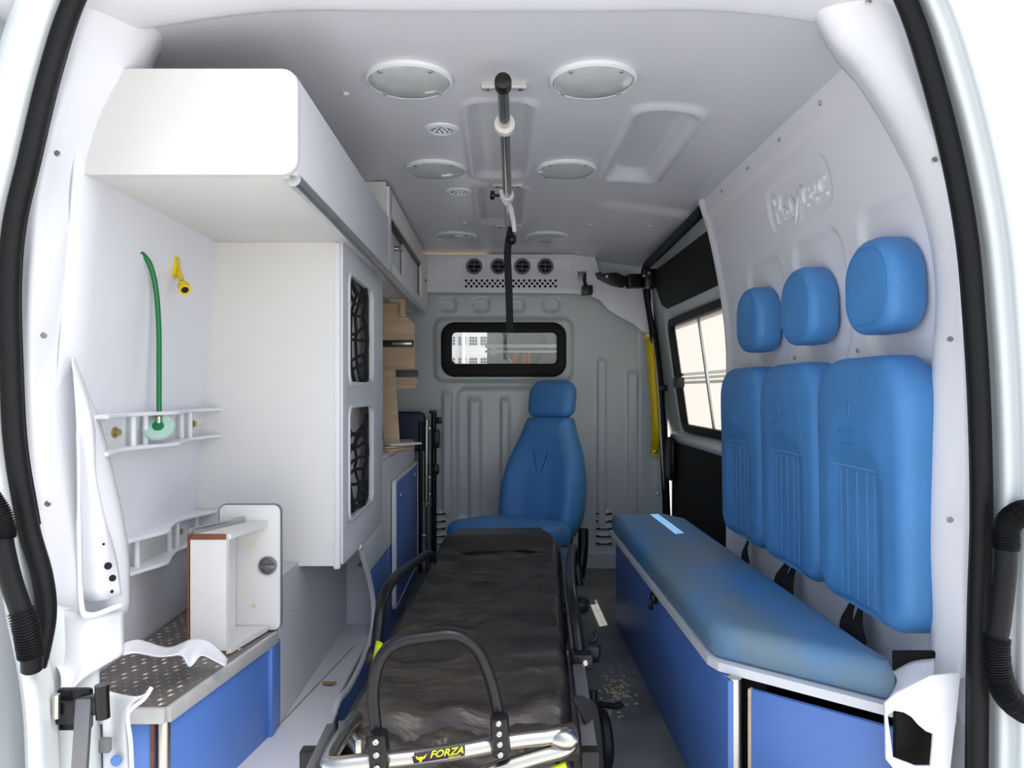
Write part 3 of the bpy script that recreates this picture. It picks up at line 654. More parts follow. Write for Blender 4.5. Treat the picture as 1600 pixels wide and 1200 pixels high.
# step cabinet with diamond plate top (left, near)
sc = thing('step_cabinet', 'blue step cabinet with diamond plate top near the left pillar', 'cabinet', (-.8, 1.9, .13))
A = Vector((-.738, 1.645, 0)); B = Vector((-.655, 2.16, 0)); L0 = Vector((-.87, 1.645, 0)); ZT = .413
def wallp(name, a, c, z0, z1, t_, m, off=0, par=sc):
    d = (c-a).normalized(); nn = Vector((d.y, -d.x, 0)); a = a+nn*off; c = c+nn*off
    return bar(name, (a.x, a.y, (z0+z1)/2), (c.x, c.y, (z0+z1)/2), t_, z1-z0, m, par, bev=.001)
wallp('front_panel', A+Vector((0, .012, 0)), B, -.02, ZT-.02, .016, BLUELAM)
wallp('rear_panel', L0, A-Vector((.02, 0, 0)), -.02, ZT-.02, .016, BLUELAM)
tube('steel_corner', [(A.x-.003, A.y+.004, -.02), (A.x-.003, A.y+.004, ZT-.02)], .014, STEEL, sc, 2)
bar('chipped_edge', (A.x-.025, A.y-.008, -.02), (A.x-.022, A.y-.008, ZT-.02), .008, .006, BROWN, sc, (0,1,0), bev=0)
mesh('plate_top', [(-.98, 1.63, ZT), (A.x+.004, 1.635, ZT), (B.x+.006, B.y, ZT), (B.x, 2.39, ZT), (-1.0, 2.39, ZT), (-.98, 1.63, ZT-.004), (A.x+.004, 1.635, ZT-.004), (B.x+.006, B.y, ZT-.004), (B.x, 2.39, ZT-.004), (-1.0, 2.39, ZT-.004)],
     [(0,1,2,3,4), (9,8,7,6,5), (0,5,6,1), (1,6,7,2), (2,7,8,3), (3,8,9,4), (4,9,5,0)], DPLATE, sc)
g = []
for i in range(14):
    for j in range(30):
        x = -.985+i*.026+(.013 if j % 2 else 0); y = 1.66+j*.025
        if x > A.x-.012+(y-1.645)*.16: continue
        an = .8 if (i+j) % 2 else -.8
        dv = Vector((math.cos(an), math.sin(an), 0))*.010; nv = Vector((-math.sin(an), math.cos(an), 0))*.0025; cc = Vector((x, y, ZT))
        g.append(([cc-dv, cc+nv, cc+dv, cc-nv, cc+Vector((0,0,.003))], [(0,1,4), (1,2,4), (2,3,4), (3,0,4)]))
tp = many('tread_bumps', g, mat('worn_tread', (.36, .34, .32), .4, .5), sc, False); tp['kind'] = 'stuff'
wallp('plate_edge', A+Vector((0, -.006, 0)), B, ZT-.03, ZT+.003, .012, EDGEALU, .012); wallp('plate_edge', L0-Vector((.03,0,0)), A+Vector((.006, 0, 0)), ZT-.03, ZT+.003, .012, EDGEALU, .012)
box('blue_strip', B.x-.004, B.x+.012, B.y-.05, B.y+.03, .13, ZT-.03, BLUELAM, sc)
# torn white sheet over the plate
tsr = [[P(182, 1010, 1.60), P(186, 1018, 1.60), P(192, 1024, 1.60)], [P(215, 1000, 1.70), P(214, 1012, 1.66), P(212, 1020, 1.62)], [P(262, 1012, 1.78), P(258, 1022, 1.72), P(250, 1026, 1.68)],
       [P(296, 1000, 1.83), P(290, 1014, 1.77), P(283, 1024, 1.73)], [P(312, 998, 1.85), P(304, 1020, 1.79), P(297, 1042, 1.75)], [P(330, 1004, 1.86), P(322, 1016, 1.82), P(314, 1024, 1.78)], [P(356, 1030, 1.84), P(352, 1040, 1.80), P(340, 1034, 1.79)]]
tag(loft('torn_plastic_sheet', tsr, LINING, None, .003, 6), 'torn curled white plastic sheet over the diamond plate', 'sheet')
# drawer standing on its side on the plate
dw = thing('pulled_drawer', 'cream drawer with brown edges standing on its side on the diamond plate', 'drawer', (-.76, 2.05, ZT))
z0, z1 = ZT+.004, ZT+.318; xl, xr = -.812, -.716; yn, yf = 1.955, 2.15; sk = (-.637+.716)/(yf-yn)*.55
def skx(x, y): return x+(y-yn)*sk
def skbox(name, xa, xb, ya, yb, za, zc, m, par):
    V = [(skx(x, y), y, z) for z in (za, zc) for y in (ya, yb) for x in (xa, xb)]
    return mesh(name, V, [(0,1,3,2), (4,5,7,6), (0,1,5,4), (2,3,7,6), (0,2,6,4), (1,3,7,5)], m, par)
skbox('back_board', xl, xr, yn, yn+.014, z0, z1-.0, LAM, dw)
skbox('upper_side', xl, xr+.004, yn+.014, yf, z1-.014, z1, LAM, dw); skbox('lower_side', xl, xr+.004, yn+.014, yf, z0, z0+.014, LAM, dw)
skbox('base_board', xl-.006, xl+.002, yn, yf, z0, z1, BROWN, dw)
skbox('inner_base', xl+.002, xl+.008, yn+.014, yf, z0+.014, z1-.014, LAM, dw); skbox('brown_edge', xl, xr, yn-.002, yn+.0, z1-.012, z1+.003, BROWN, dw); skbox('brown_edge', xr-.016, xr, yn-.002, yn, z0-.002, z0+.012, BROWN, dw)
fp = plate('drawer_front', rrect(.175, .36, .02, 6, -.722, .598), [], .016, lambda u, v, w_: Vector((u, yf+.012-w_, v)), LAM, dw, .003)
plate('grey_edging', rrect(.181, .366, .022, 6, -.722, .598), [rrect(.174, .359, .019, 6, -.722, .598)], .012, lambda u, v, w_: Vector((u, yf+.014-w_, v)), GREYP, fp, .001)
lathe('ring_latch', [(.026, 0), (.026, .006), (.020, .007), (.018, .002), (.006, .002)], (-.668, yf+.003, .605), (0,-1,0), ALUD, fp, 24)
box('latch_tongue', -.69, -.646, yf-.008, yf+.002, .597, .609, ALUD, fp, .002)
for z in (.49, .66): lathe('screw_hole', [(.005, 0), (.005, .003)], (skx(xr-.03, yf-.01), yf-.012, z), (.3,-1,0), BRASS, dw, 10)
bar('runner', (xl+.0, yn+.01, z1+.008), (skx(xl+.03, yf), yf-.0, z1+.008), .016, .014, STEEL, dw, bev=.001)
# oxygen cylinder brackets
def bracket(label, z, y0, y1, hgt, seed, tilt=0):
    bt = thing('cylinder_bracket', label, 'bracket', (lwall(z), (y0+y1)/2, z), 'cylinder brackets on the left wall')
    xw = lwall(z)
    def edge(y):
        t_ = (y-y0)/(y1-y0); return .026+.045*(1-abs(math.sin(t_*PI*1.9+.35)))**.8
    ys = lin(y0, y1, 40)
    for k, zc in enumerate((z+hgt/2, z-hgt/2)):
        o = [(xw+.0, y) for y in (y0, y1)]
        poly = [(xw, y0)]+[(xw+edge(y)+.012, y) for y in ys]+[(xw, y1)]
        plate('clamp_plate', poly, [], .010, lambda u, v, w_, zc=zc: Vector((u, v, zc+w_+tilt*(v-y0))), EDGE, bt, .003)
    mesh('back_plate', [(xw+.006, y0, z-hgt/2), (xw+.006, y1, z-hgt/2+tilt*(y1-y0)), (xw+.006, y1, z+hgt/2+tilt*(y1-y0)), (xw+.006, y0, z+hgt/2)], [(0,1,2,3)], LAM, bt)
    for t_ in (.27, .36, .66, .74, .96):
        y = y0+(y1-y0)*t_; zz_ = z+tilt*(y-y0); tube('post', [(xw+.028, y, zz_-hgt/2), (xw+.028, y, zz_+hgt/2)], .007, EDGE, bt, 2)
    for t_ in (.20, .82):
        y = y0+(y1-y0)*t_; zz_ = z+tilt*(y-y0); lathe('bolt', [(.014, 0), (.014, .004), (.009, .005), (.009, .014)], (xw+.007, y, zz_), (1,0,0), BRASS, bt, 12)
    return bt
bracket('upper white cylinder bracket with bolts below the green hose', 1.005, 1.70, 2.44, .085, 1)
bracket('lower white cylinder bracket behind the pulled drawer', .68, 1.74, 2.385, .085, 2)
# green hose
gs = thing('oxygen_hose', 'green oxygen hose hanging from a hole in the left wall', 'hose', P(246, 662, 1.99))
h0 = P(216, 396, 1.91)
h0.x = lwall(h0.z)
tube('hose', [h0, P(221, 396, 1.925), P(235, 415, 1.95), P(244, 455, 1.97), P(248, 510, 1.98), P(248.5, 570, 1.985), P(248.5, 652, 1.985)], .0068, GREEN, gs, 10, seg=12)
lathe('wall_hole', [(.012, 0), (.012, .003)], h0+Vector((-.002, 0, .0)), (1,0,0), DARK, gs, 14)
e0 = P(248, 660, 1.985); lathe('ferrule', [(.008, .0), (.009, .004), (.009, .020), (.008, .024)], e0+Vector((0, 0, -.008)), (0,0,1), CHROME, gs, 14)
lathe('flange_disc', [(.012, .0), (.036, .0), (.040, .004), (.038, .010), (.013, .011), (.013, .006)], e0+Vector((0, .0, -.016)), (.25, -.72, .65), MINT, gs, 20, sx=1.05)
lathe('green_collar', [(.015, 0), (.014, .006)], e0+Vector((.002, -.008, -.010)), (.25, -.72, .65), GREEN, gs, 16)
# yellow outlet
yo = thing('air_outlet', 'yellow medical air outlet with capped stem beside the green hose', 'outlet', P(275, 430, 2.1))
q0 = P(274, 420, 2.12); q0.x = lwall(q0.z)
plate('wall_plate', rrect(.035, .06, .01, 4, q0.y, q0.z+.004), [], .012, lambda u, v, w_: Vector((q0.x+.006+w_, u, v)), YEL, yo, .002)
s0 = q0+Vector((.012, 0, -.004)); s1 = P(290, 456, 2.05)
tube('stem', [s0, s0.lerp(s1, .55)], .008, YEL, yo); tube('ferrule', [s0.lerp(s1, .5), s0.lerp(s1, .72)], .007, CHROME, yo)
lathe('cap', [(.013, 0), (.016, .004), (.016, .026), (.010, .026), (.010, .018), (.004, .018)], s0.lerp(s1, .68), (s1-s0), YEL, yo, 18)
lathe('socket', [(.010, 0), (.010, .004)], s0.lerp(s1, .68)+(s1-s0).normalized()*.0225, (s1-s0), DARK, yo, 14)
# plywood carcass over the low cabinet, loose boards, folded chair
pw = thing('plywood_drawer_carcass', 'bare plywood drawer carcass with black runners under the overhead cupboard', 'drawer carcass', (-.68, 3.9, 1.1))
plate('upper_board', [(-.90, 1.19), (-.452, 1.19), (-.452, 1.45), (-.50, 1.50), (-.515, 1.565), (-.90, 1.565)], [], .016, lambda u, v, w_: Vector((u+.0, 3.95-w_, v)), PLY, pw, .001)
plate('lower_board', [(-.90, 1.135), (-.455, 1.135), (-.455, 1.165), (-.90, 1.165)], [], .02, lambda u, v, w_: Vector((u, 3.93-w_, v+.02)), PLY, pw, .001)
plate('splintered_strip', [(-.90, .0), (-.46, .0), (-.435, .01), (-.45, .02), (-.43, .03), (-.44, .05), (-.90, .05)], [], .012, lambda u, v, w_: Vector((u, 3.93-w_, v+1.115)), PLY, pw, .001)
plate('side_batten', [(-.52, 1.49), (-.495, 1.49), (-.495, 1.582), (-.58, 1.582), (-.58, 1.57), (-.52, 1.56)], [], .03, lambda u, v, w_: Vector((u-.0, 3.90-w_, v)), PLY, pw, .001)
bar('runner', (-.88, 3.93, 1.352), (-.456, 3.93, 1.352), .014, .034, PLASTIC, pw); bar('runner', (-.88, 3.91, 1.195), (-.43, 3.91, 1.195), .016, .034, PLASTIC, pw)
for z, x in ((1.352, -.465), (1.195, -.445)): bar('slide_bar', (x-.1, 3.915, z), (x, 3.915, z), .006, .012, STEEL, pw, bev=.001)
tag(bar('loose_plank', P(613, 705, 3.55), P(606, 578, 3.70), .075, .014, PLY, None, (0,-1,.1), bev=.001), 'bare plywood plank leaning upright on the low cabinet', 'plank')
for k, (px, py, ln) in enumerate(((612, 704, .12), (616, 699, .15), (611, 695, .16), (620, 692, .14))):
    c = P(px, py, 3.5); c.z = .823+k*.011
    tag(bar('plywood_offcut', (c.x-.05, c.y-ln*.6+.02*k, c.z), (c.x+.02+.02*k, c.y+ln*.6, c.z), .10, .009, PLY if k != 3 else LAM, None, bev=.001), ['lowest plywood offcut in the pile by the leaning plank', 'second lowest plywood offcut in the pile by the leaning plank', 'second highest plywood offcut in the pile by the leaning plank', 'white topmost offcut in the pile by the leaning plank'][k], 'offcut', 'offcuts on the low cabinet')
tag(box('blue_offcut_board', -.62, -.522, 3.23, 3.245, .819, .93, BLUELAM, None, .002), 'small blue board standing at the corner of the low cabinet', 'board')
fc = thing('folded_stair_chair', 'folded navy and steel stair chair stowed behind the low cabinet', 'chair', (-.45, 4.53, 0))
cushion('seat_pad', rrect(.50, .24, [.04, .02, .02, .02], 5), .05, .018, .004, lambda u, v, w_: Vector((-.70+u, 4.52-w_, .86+v)), NAVY, fc)
tube('chrome_post', [(-.440, 4.47, .93), (-.442, 4.47, .50), (-.442, 4.47, .42)], .014, CHROME, fc); tube('rear_post', [(-.405, 4.55, .98), (-.405, 4.55, .05)], .017, PLASTIC, fc)
tube('lower_post', [(-.430, 4.47, .42), (-.430, 4.47, .02)], .018, ALUD, fc); bar('cross_tube', (-.52, 4.47, .43), (-.42, 4.47, .43), .02, .02, ALUD, fc, bev=.006); bar('cross_tube', (-.52, 4.47, .24), (-.42, 4.47, .24), .012, .012, STEEL, fc, bev=.003)
tube('front_post', [(-.475, 4.46, .92), (-.478, 4.46, .02)], .012, PLASTIC, fc)
box('post_cap', -.43, -.385, 4.51, 4.56, .965, .985, PLASTIC, fc, .004); box('grip_block', -.385, -.355, 4.50, 4.54, .905, .945, PLASTIC, fc, .005)
box('clamp', -.41, -.365, 4.48, 4.55, .76, .87, PLASTIC, fc, .01); box('clamp', -.41, -.37, 4.48, 4.55, .60, .66, PLASTIC, fc, .01)
for z in (.88, .59, .49): screw('bolt', (-.42, 4.45, z), (0,-1,0), .009, STEEL, fc)

# ================================================================== RIGHT SIDE
bn = thing('bench_box', 'blue bench box with white edge strip along the right wall', 'bench', (.72, 2.7, 0))
def bp(x, y, z): return Vector((x, y, z))
NB = Vector((.545, 1.84, 0)); NR = Vector((.86, 1.56, 0)); FB = Vector((.545, 3.55, 0)); ZB = .425
def wallq(name, a, c, z0, z1, t_, m, par, bev=.001): return bar(name, (a.x, a.y, (z0+z1)/2), (c.x, c.y, (z0+z1)/2), t_, z1-z0, m, par, bev=bev)
wallq('front_panel', Vector((.555, 1.80, 0)), FB+Vector((.01,0,0)), 0, ZB-.015, .016, BLUELAM, bn)
nd = (NR-NB).normalized()
wallq('end_panel', NB+nd*.075+Vector((0,0,0)), NR, 0, ZB-.03, .014, BLUELAM, bn)
wallq('raw_edge', NB+nd*.068, NB+nd*.076, 0, ZB-.03, .016, PLY, bn)
tube('corner_strip', [(.567, 1.815, 0), (.567, 1.815, ZB-.012)], .017, STEEL, bn, 2)
wallq('inner_dark', NB+nd*.03+Vector((.03,.05,0)), NB+nd*.10+Vector((.03,.05,0)), 0, ZB-.01, .005, DARK, bn)
V = [(.525, 1.90, ZB-.012), (.54, 1.855, ZB-.012), (.56, 1.835, ZB-.012), (.87, 1.56, ZB-.012), (.95, 1.56, ZB-.012), (.95, 3.6, ZB-.012), (.525, 3.6, ZB-.012)]
mesh('edge_strip', [Vector(v) for v in V]+[Vector(v)+Vector((0,0,.022)) for v in V], [tuple(range(7)), tuple(range(7, 14))]+[(i, (i+1) % 7, 7+(i+1) % 7, 7+i) for i in range(7)], EDGE, bn)
box('latch', .525, .545, 2.60, 2.635, .365, .40, PLASTIC, bn, .004); box('latch_hook', .515, .53, 2.60, 2.61, .345, .385, PLASTIC, bn, .002)
box('kick_board', .56, .575, 1.86, 3.5, 0, .07, FLOORM, bn, 0); box('far_end_panel', .55, .95, 3.54, 3.555, 0, ZB-.012, BLUELAM, bn, 0)
box('back_filler', .93, .95, 1.6, 3.55, 0, ZB-.01, DARK, bn, 0)
ol = [(.533, 3.585), (.533, 1.93), (.54, 1.885), (.575, 1.85), (.83, 1.625), (.85, 1.615), (.865, 1.63), (.865, 3.45), (.79, 3.585)]
def dens(pl_, n=5, rr=.02):
    res = []
    N = len(pl_)
    for i in range(N):
        a = Vector(pl_[i]); c = Vector(pl_[(i+1) % N]); k = max(1, int((c-a).length/.06))
        for j in range(k): res.append(tuple(a.lerp(c, j/k)))
    return res
tag(cushion('bench_cushion', dens(ol), .085, .035, .006, lambda u, v, w_: Vector((u, v, ZB+.0105+w_)), VINYLD, None, rings=12), 'long dusty blue vinyl bench cushion on the right bench box', 'cushion')
# three backrests and three headrests
PY = ((2.715, 'farthest blue vinyl backrest, beside the sliding door'), (2.27, 'middle blue vinyl backrest of the three on the right wall'), (1.825, 'nearest blue vinyl backrest, beside the right rear pillar'))
HLab = {2.715: 'farthest and smallest-looking round blue headrest by the sliding door', 2.27: 'middle round blue headrest on the right wall', 1.825: 'nearest round blue headrest below the embossed badge'}
stitch = mat('pale_blue_thread', (.22, .42, .70), .7)
for i, (yc, lab) in enumerate(PY):
    br = thing('backrest', lab, 'backrest', (.93, yc, .60), 'wall mounted backrests')
    o2 = rrect(.450, .61, [.12, .12, .09, .09], 9)
    o2 = [(u*(1-.10*sstep(.1, .3, v)*0), v-.02*abs(u)/.22*(v < -.2)) for u, v in o2]
    def dsp(u, v):
        return -.014*rbox(u, v, -.12, .12, -.6, .06, .03)+.010*rbox(u, v, -.17, .17, .06, .26, .06)
    fm = lambda u, v, w_, yc=yc: Vector((.958-w_-.012*(v+.3), yc-u, .885+v))
    cushion('pad', dens(o2), .095, .036, .004, fm, VINYL, br, dsp, rings=26)
    ctr = .099
    def surf(u, v): return ctr+dsp(u, v)
    g = []
    for u in (-.085, -.05, 0, .05, .085):
        for k in range(38):
            v0 = .025-k*.0083; a = fm(u, v0, surf(u, v0)+.0006); c = fm(u, v0-.0055, surf(u, v0-.0055)+.0006); g.append(tubegeo([a, c], .0009, 4))
    g.append(tubegeo([fm(u, .036, surf(u, .036)+.0006) for u in lin(-.11, .11, 12)], .0015, 5))
    s_ = many('stitching', g, stitch, br); s_['kind'] = 'stuff'
    text('embossed_logo', 'MARIC', .032, .0012, lambda u, v, w_, fm=fm: fm(u, .118+v, surf(0, .118)+.0003+w_), VINYL, br)
    g = [tubegeo([fm(-.005, .19, surf(0, .17)+.001), fm(.006, .155, surf(0, .16)+.001)], .0016, 5), tubegeo([fm(.017, .19, surf(0, .17)+.001), fm(.008, .155, surf(0, .16)+.001)], .0016, 5), tubegeo([fm(-.04, .092, surf(0, .09)+.001), fm(.04, .092, surf(0, .09)+.001)], .0012, 5)]
    many('embossed_mark', g, VINYL, br)
    yh = HRY[2-i]
    hr = thing('headrest', HLab[yc], 'headrest', (.94, yh, 1.245), 'wall mounted headrests')
    oh = rrect(.238, .228, [.105, .105, .075, .075], 9)
    fh = lambda u, v, w_, yh=yh: Vector((.957-w_-.02*(v), yh+.014-u, 1.358+v))
    cushion('pad', oh, .085, .03, .004, fh, VINYL, hr, rings=8)
    V2, F2 = tubegeo([fh(p[0]*.82, p[1]*.80, .0855) for p in oh], .0012, 5, True); mesh('seam', V2, F2, VINYL, hr, True)
# lap belts
def belt(label, tops, z_, bottoms):
    bt = thing('lap_belt', label, 'seat belt', bottoms[0], 'lap belts behind the bench cushion')
    for a, c in zip(tops, bottoms):
        bar('anchor', a+Vector((-.005, 0, .03)), a+Vector((-.01, 0, -.012)), .022, .008, STEEL, bt, (1,0,0)); screw('bolt', a+Vector((-.012, 0, .018)), (-1,0,0), .009, BRASS, bt)
        V_, F_ = tubegeo(catmull([a+Vector((-.008, 0, -.0)), a.lerp(c, .5)+Vector((-.015, 0, 0)), c], 5), [.012, .014, .016, .02, .023, .025, .026, .026, .026, .026, .026], 8, flat=.12, flatdir=(1, .35, 0)); mesh('webbing', V_, F_, WEB, bt, True, 50)
xw = .945
def bw_(px, py, x=xw): return P(px, py, x*F/(px-VX))
belt('single black lap belt under the farthest backrest', [bw_(1173, 842)], 0, [bw_(1166, 884, .90)])
belt('pair of black lap belts between the far and middle backrests', [bw_(1236, 878), bw_(1246, 884)], 0, [bw_(1216, 930, .90), bw_(1232, 938, .90)])
belt('pair of black lap belts under the nearest backrest', [bw_(1337, 940), bw_(1350, 947)], 0, [bw_(1325, 1000, .90), bw_(1345, 1012, .90)])

# ================================================================== ATTENDANT SEAT
at_ = thing('attendant_seat', 'blue attendant seat with headrest against the bulkhead', 'seat', (.17, 4.05, 0))
ang = math.radians(-30); ca, sa = math.cos(ang), math.sin(ang); CX, CY = .245, 4.20
def seatm(u, v, w_, lean=.20, z0=.235):
    yy = -w_+lean*(v); return Vector((CX+u*ca-yy*-sa*-1*1 if False else CX+u*ca-yy*sa, CY+u*sa+yy*ca, z0+v))
bo = [(.10, .72), (-.10, .72), (-.135, .69), (-.16, .62), (-.205, .50), (-.235, .36), (-.24, .26), (-.225, .14), (-.17, .05), (-.10, .02), (.10, .02), (.17, .05), (.225, .14), (.24, .26), (.235, .36), (.205, .50), (.16, .62), (.135, .69)]
bo = [tuple(p)[:2] for p in [(q.x, q.y) for q in catmull([Vector((a, c, 0)) for a, c in bo], 3, True)]]
def sdisp(u, v):
    return .035*sstep(.05, .20, abs(u))*(1-sstep(.40, .66, v))
cushion('backrest', bo, .15, .06, .0, lambda u, v, w_: seatm(u, v, w_), VINYL, at_, sdisp, rings=18)
cushion('headrest', rrect(.27, .21, [.08, .08, .05, .05], 8), .11, .045, .006, lambda u, v, w_: seatm(u, v+.825, w_+.015, .20), VINYL, at_, rings=8)
for s in (-.06, .06): tube('headrest_post', [seatm(s, .70, .06), seatm(s, .78, .06)], .006, STEEL, at_)
so = rrect(.50, .48, [.08, .08, .14, .14], 8)
def scm(u, v, w_):
    fw = .42-v; return Vector((CX+u*ca+fw*sa, CY+u*sa-fw*ca, .315+w_-.06*v))
cushion('seat_cushion', rrect(.54, .50, [.08, .08, .14, .14], 8), .12, .05, .02, scm, VINYL, at_, rings=10)
box('pedestal', CX-.34, CX+.02, CY-.50, CY-.15, .0, .32, PLASTIC, at_, .02)
tube('belt_buckle', [seatm(.22, .09, .16), seatm(.24, .02, .22), seatm(.25, -.06, .24)], .022, PLASTIC, at_, 6, flat=.5)
tube('recliner_cover', [seatm(.25, .12, .05), seatm(.27, .0, .08), seatm(.27, -.12, .10)], .028, PLASTIC, at_, 6)

# ================================================================== STRETCHER
sr = thing('stretcher', 'wheeled ambulance stretcher with dirty black mattress and steel frame', 'stretcher', (-.03, 2.5, 0))
def cxs(y): return -.10+(y-1.75)*.058
def mz(y): return .345+.042*(y-1.75)+.045*sstep(3.26, 3.40, y)
hw0 = .272
_rr = random.Random(11); RID = [(_rr.uniform(1.85, 3.1), _rr.uniform(-.02, .12), _rr.uniform(0, 6), _rr.uniform(.004, .009)) for _ in range(16)]
def mat_top(u, y):
    hw = hw0*(1-.22*sstep(3.33, 3.50, y)); a = abs(u)
    e = max(0, (a-.88)/.12); zz_ = mz(y)-.05*e*e
    f = 1-sstep(1.72, 1.80, y); zz_ -= .07*f*f
    wr_ = .004*math.sin(y*37+u*3.0+2*math.sin(u*2.3))+.003*math.sin(y*61+u*5.5)+.0025*math.sin(u*14+y*19)
    wr_ *= 1-sstep(3.24, 3.29, y); wr_ += -.016*math.exp(-((y-3.27-.01*u)/.014)**2)-.018*math.exp(-((y-2.72+.015*u)/.014)**2)
    for (yr, sl_, ph, am) in RID: wr_ += am*math.exp(-((y-yr-sl_*u-.02*math.sin(3*u+ph))/.011)**2)*sstep(-1.0, -.4, u*math.cos(ph*5)+.3)*(1-sstep(3.2, 3.25, y))
    wr_ += .012*math.exp(-((y-1.80-.05*u)/.05)**2)*math.sin(u*9+1)
    return Vector((cxs(y)+u*hw, y+.02*u, zz_+wr_*(1-e)))
mt = grid('mattress', [math.sin(t_*PI/2) if False else t_ for t_ in lin(-1, 1, 70)], lin(1.70, 3.50, 240), mat_top, LEATHER, sr)
md = mt.modifiers.new('thickness', 'SOLIDIFY'); md.thickness = .07; md.offset = -1
# wrinkled front roll of the mattress cover
rl = []
for i, u in enumerate(lin(-.9, 1.0, 15)):
    y = 1.70+.02*math.sin(i*1.3); rl.append(Vector((cxs(1.72)+u*hw0*.98, y, .285+.006*math.sin(i*1.1)+.03*max(0, u))))
tube('cover_roll', rl, [.040+.003*math.sin(k*.23)+.002*math.sin(k*.9) for k in range(14*6+1)], LEATHER, sr, 6, seg=14)
tube('cover_strap', [mat_top(-.98, 3.17)+Vector((0,0,.006)), mat_top(-.5, 3.22)+Vector((0,0,.004)), mat_top(0, 3.24), mat_top(.6, 3.22)+Vector((0,0,.004)), mat_top(1.0, 3.14)+Vector((.02,0,-.01))], .009, WEB, sr, 8, flat=.5)
# side rails
tube('side_rail', [P(906, 1022, 2.12), P(900, 970, 2.18), P(893, 925, 2.30), P(891, 895, 2.52), P(892, 868, 2.85), P(896, 856, 3.0), P(902, 880, 3.05), P(905, 915, 3.02)], .0165, PLASTIC, sr, 8, seg=14)
tube('side_rail', [P(588, 1012, 2.20), P(594, 960, 2.24), P(602, 925, 2.32), P(620, 900, 2.50), P(648, 879, 2.80), P(668, 866, 3.0), P(676, 874, 3.06), P(674, 905, 3.04)], .0175, PLASTIC, sr, 8, seg=14)
for (px, py, d) in ((908, 1030, 2.10), (590, 1025, 2.18)):
    c = P(px, py, d); box('rail_pivot', c.x-.028, c.x+.030, d-.03, d+.03, c.z-.022, c.z+.022, PLASTIC, sr, .006); screw('pivot_bolt', c+Vector((.008, -.031, 0)), (0,-1,0), .009, CHROME, sr)
lathe('rail_lock', [(.024, 0), (.027, .01), (.027, .025), (.018, .035)], P(903, 944, 2.40), (1, -.3, 0), PLASTIC, sr, 16); lathe('rail_lock', [(.03, 0), (.032, .01), (.025, .035)], P(918, 1018, 2.14), (1, -.3, 0), PLASTIC, sr, 16)
tube('lock_lever', [P(922, 1005, 2.14), P(932, 995, 2.14), P(929, 986, 2.14)], .006, PLASTIC, sr)
tube('release_lever', [P(587, 1040, 2.12), P(590, 1018, 2.12), P(593, 1004, 2.12)], .013, LIME, sr, 6, flat=.6)
tube('release_lever', [P(855, 1207, 1.60), P(885, 1196, 1.60)], .013, LIME, sr, 6, flat=.6)
# frame
zf = .30
for s in (-1, 1):
    y0, y1 = (1.60, 3.45); x0 = cxs(y0)+s*.30; x1 = cxs(y1)+s*.29
    bar('frame_beam', (x0, y0, .315), (x1, y1, .36), .034, .05, ALUD, sr, bev=.005) if s > 0 else bar('frame_beam', (x0+.03, y0+.05, .27), (x1, y1, .30), .034, .05, PLASTIC, sr, bev=.005)
    box('beam_cap', x0-.019, x0+.019, y0-.012, y0+.02, .287, .342, PLASTIC, sr, .004)
    bar('lower_beam', (cxs(1.75)+s*.26, 1.75, .15), (cxs(3.3)+s*.26, 3.3, .15), .03, .04, ALUD, sr, bev=.005)
    for (ya, yb) in ((1.9, 2.6), (3.2, 2.5)):
        bar('leg', (cxs(ya)+s*.24, ya, .14), (cxs(yb)+s*.24, yb, .30), .025, .03, ALUD, sr, bev=.004)
    for y in (2.19, 3.2):
        xx = cxs(y)+s*.27+(.10 if s > 0 and y < 2.5 else 0); wh = lathe('wheel', [(.03, -.018), (.078, -.018), (.088, -.008), (.088, .008), (.078, .018), (.03, .018)], (xx, y, .088), (1, .1, 0), RUBBER, sr, 28)
        lathe('hub', [(.03, -.022), (.05, -.02), (.05, .02), (.03, .022)], (xx, y, .088), (1, .1, 0), GREYP, wh, 20)
        bar('fork', (xx-.03, y, .10), (xx-.02, y+.03, .22), .02, .05, PLASTIC, wh, bev=.004)
        tube('brake_pedal', [(xx-.01, y-.02, .20), (xx+.03, y-.05, .205), (xx+.05, y-.06, .215)], .012, PLASTIC, wh, 5, flat=.6)
for y in (1.78, 2.4, 3.0): bar('cross_bar', (cxs(y)-.28, y, .265), (cxs(y)+.28, y, .265), .03, .03, ALUD, sr, bev=.004)
bar('deck_angle', P(533, 1136, 1.74), P(560, 1168, 1.60), .012, .03, STEEL, sr, bev=.001)
bar('outer_rail', P(478, 1226, 1.46), P(517, 1140, 1.72), .02, .03, ALUD, sr, bev=.003)
# polished front tube, dented at its right end
ft = [P(556, 1122, 1.76), P(535, 1150, 1.62), P(514, 1186, 1.50), P(520, 1196, 1.475), P(560, 1192, 1.480), P(640, 1184, 1.50), P(720, 1173, 1.53), P(800, 1158, 1.56), P(850, 1152, 1.575), P(878, 1148, 1.585), P(891, 1158, 1.59), P(880, 1171, 1.585), P(835, 1184, 1.57), P(770, 1205, 1.55), P(700, 1235, 1.53)]
tube('front_tube', ft, .0172, CHROME, sr, 10, seg=18)
lathe('dented_bulge', [(.004, -.03), (.016, -.02), (.0225, 0), (.021, .02), (.010, .034)], P(877, 1155, 1.578), (1, .1, -.1), CHROME, sr, 20)
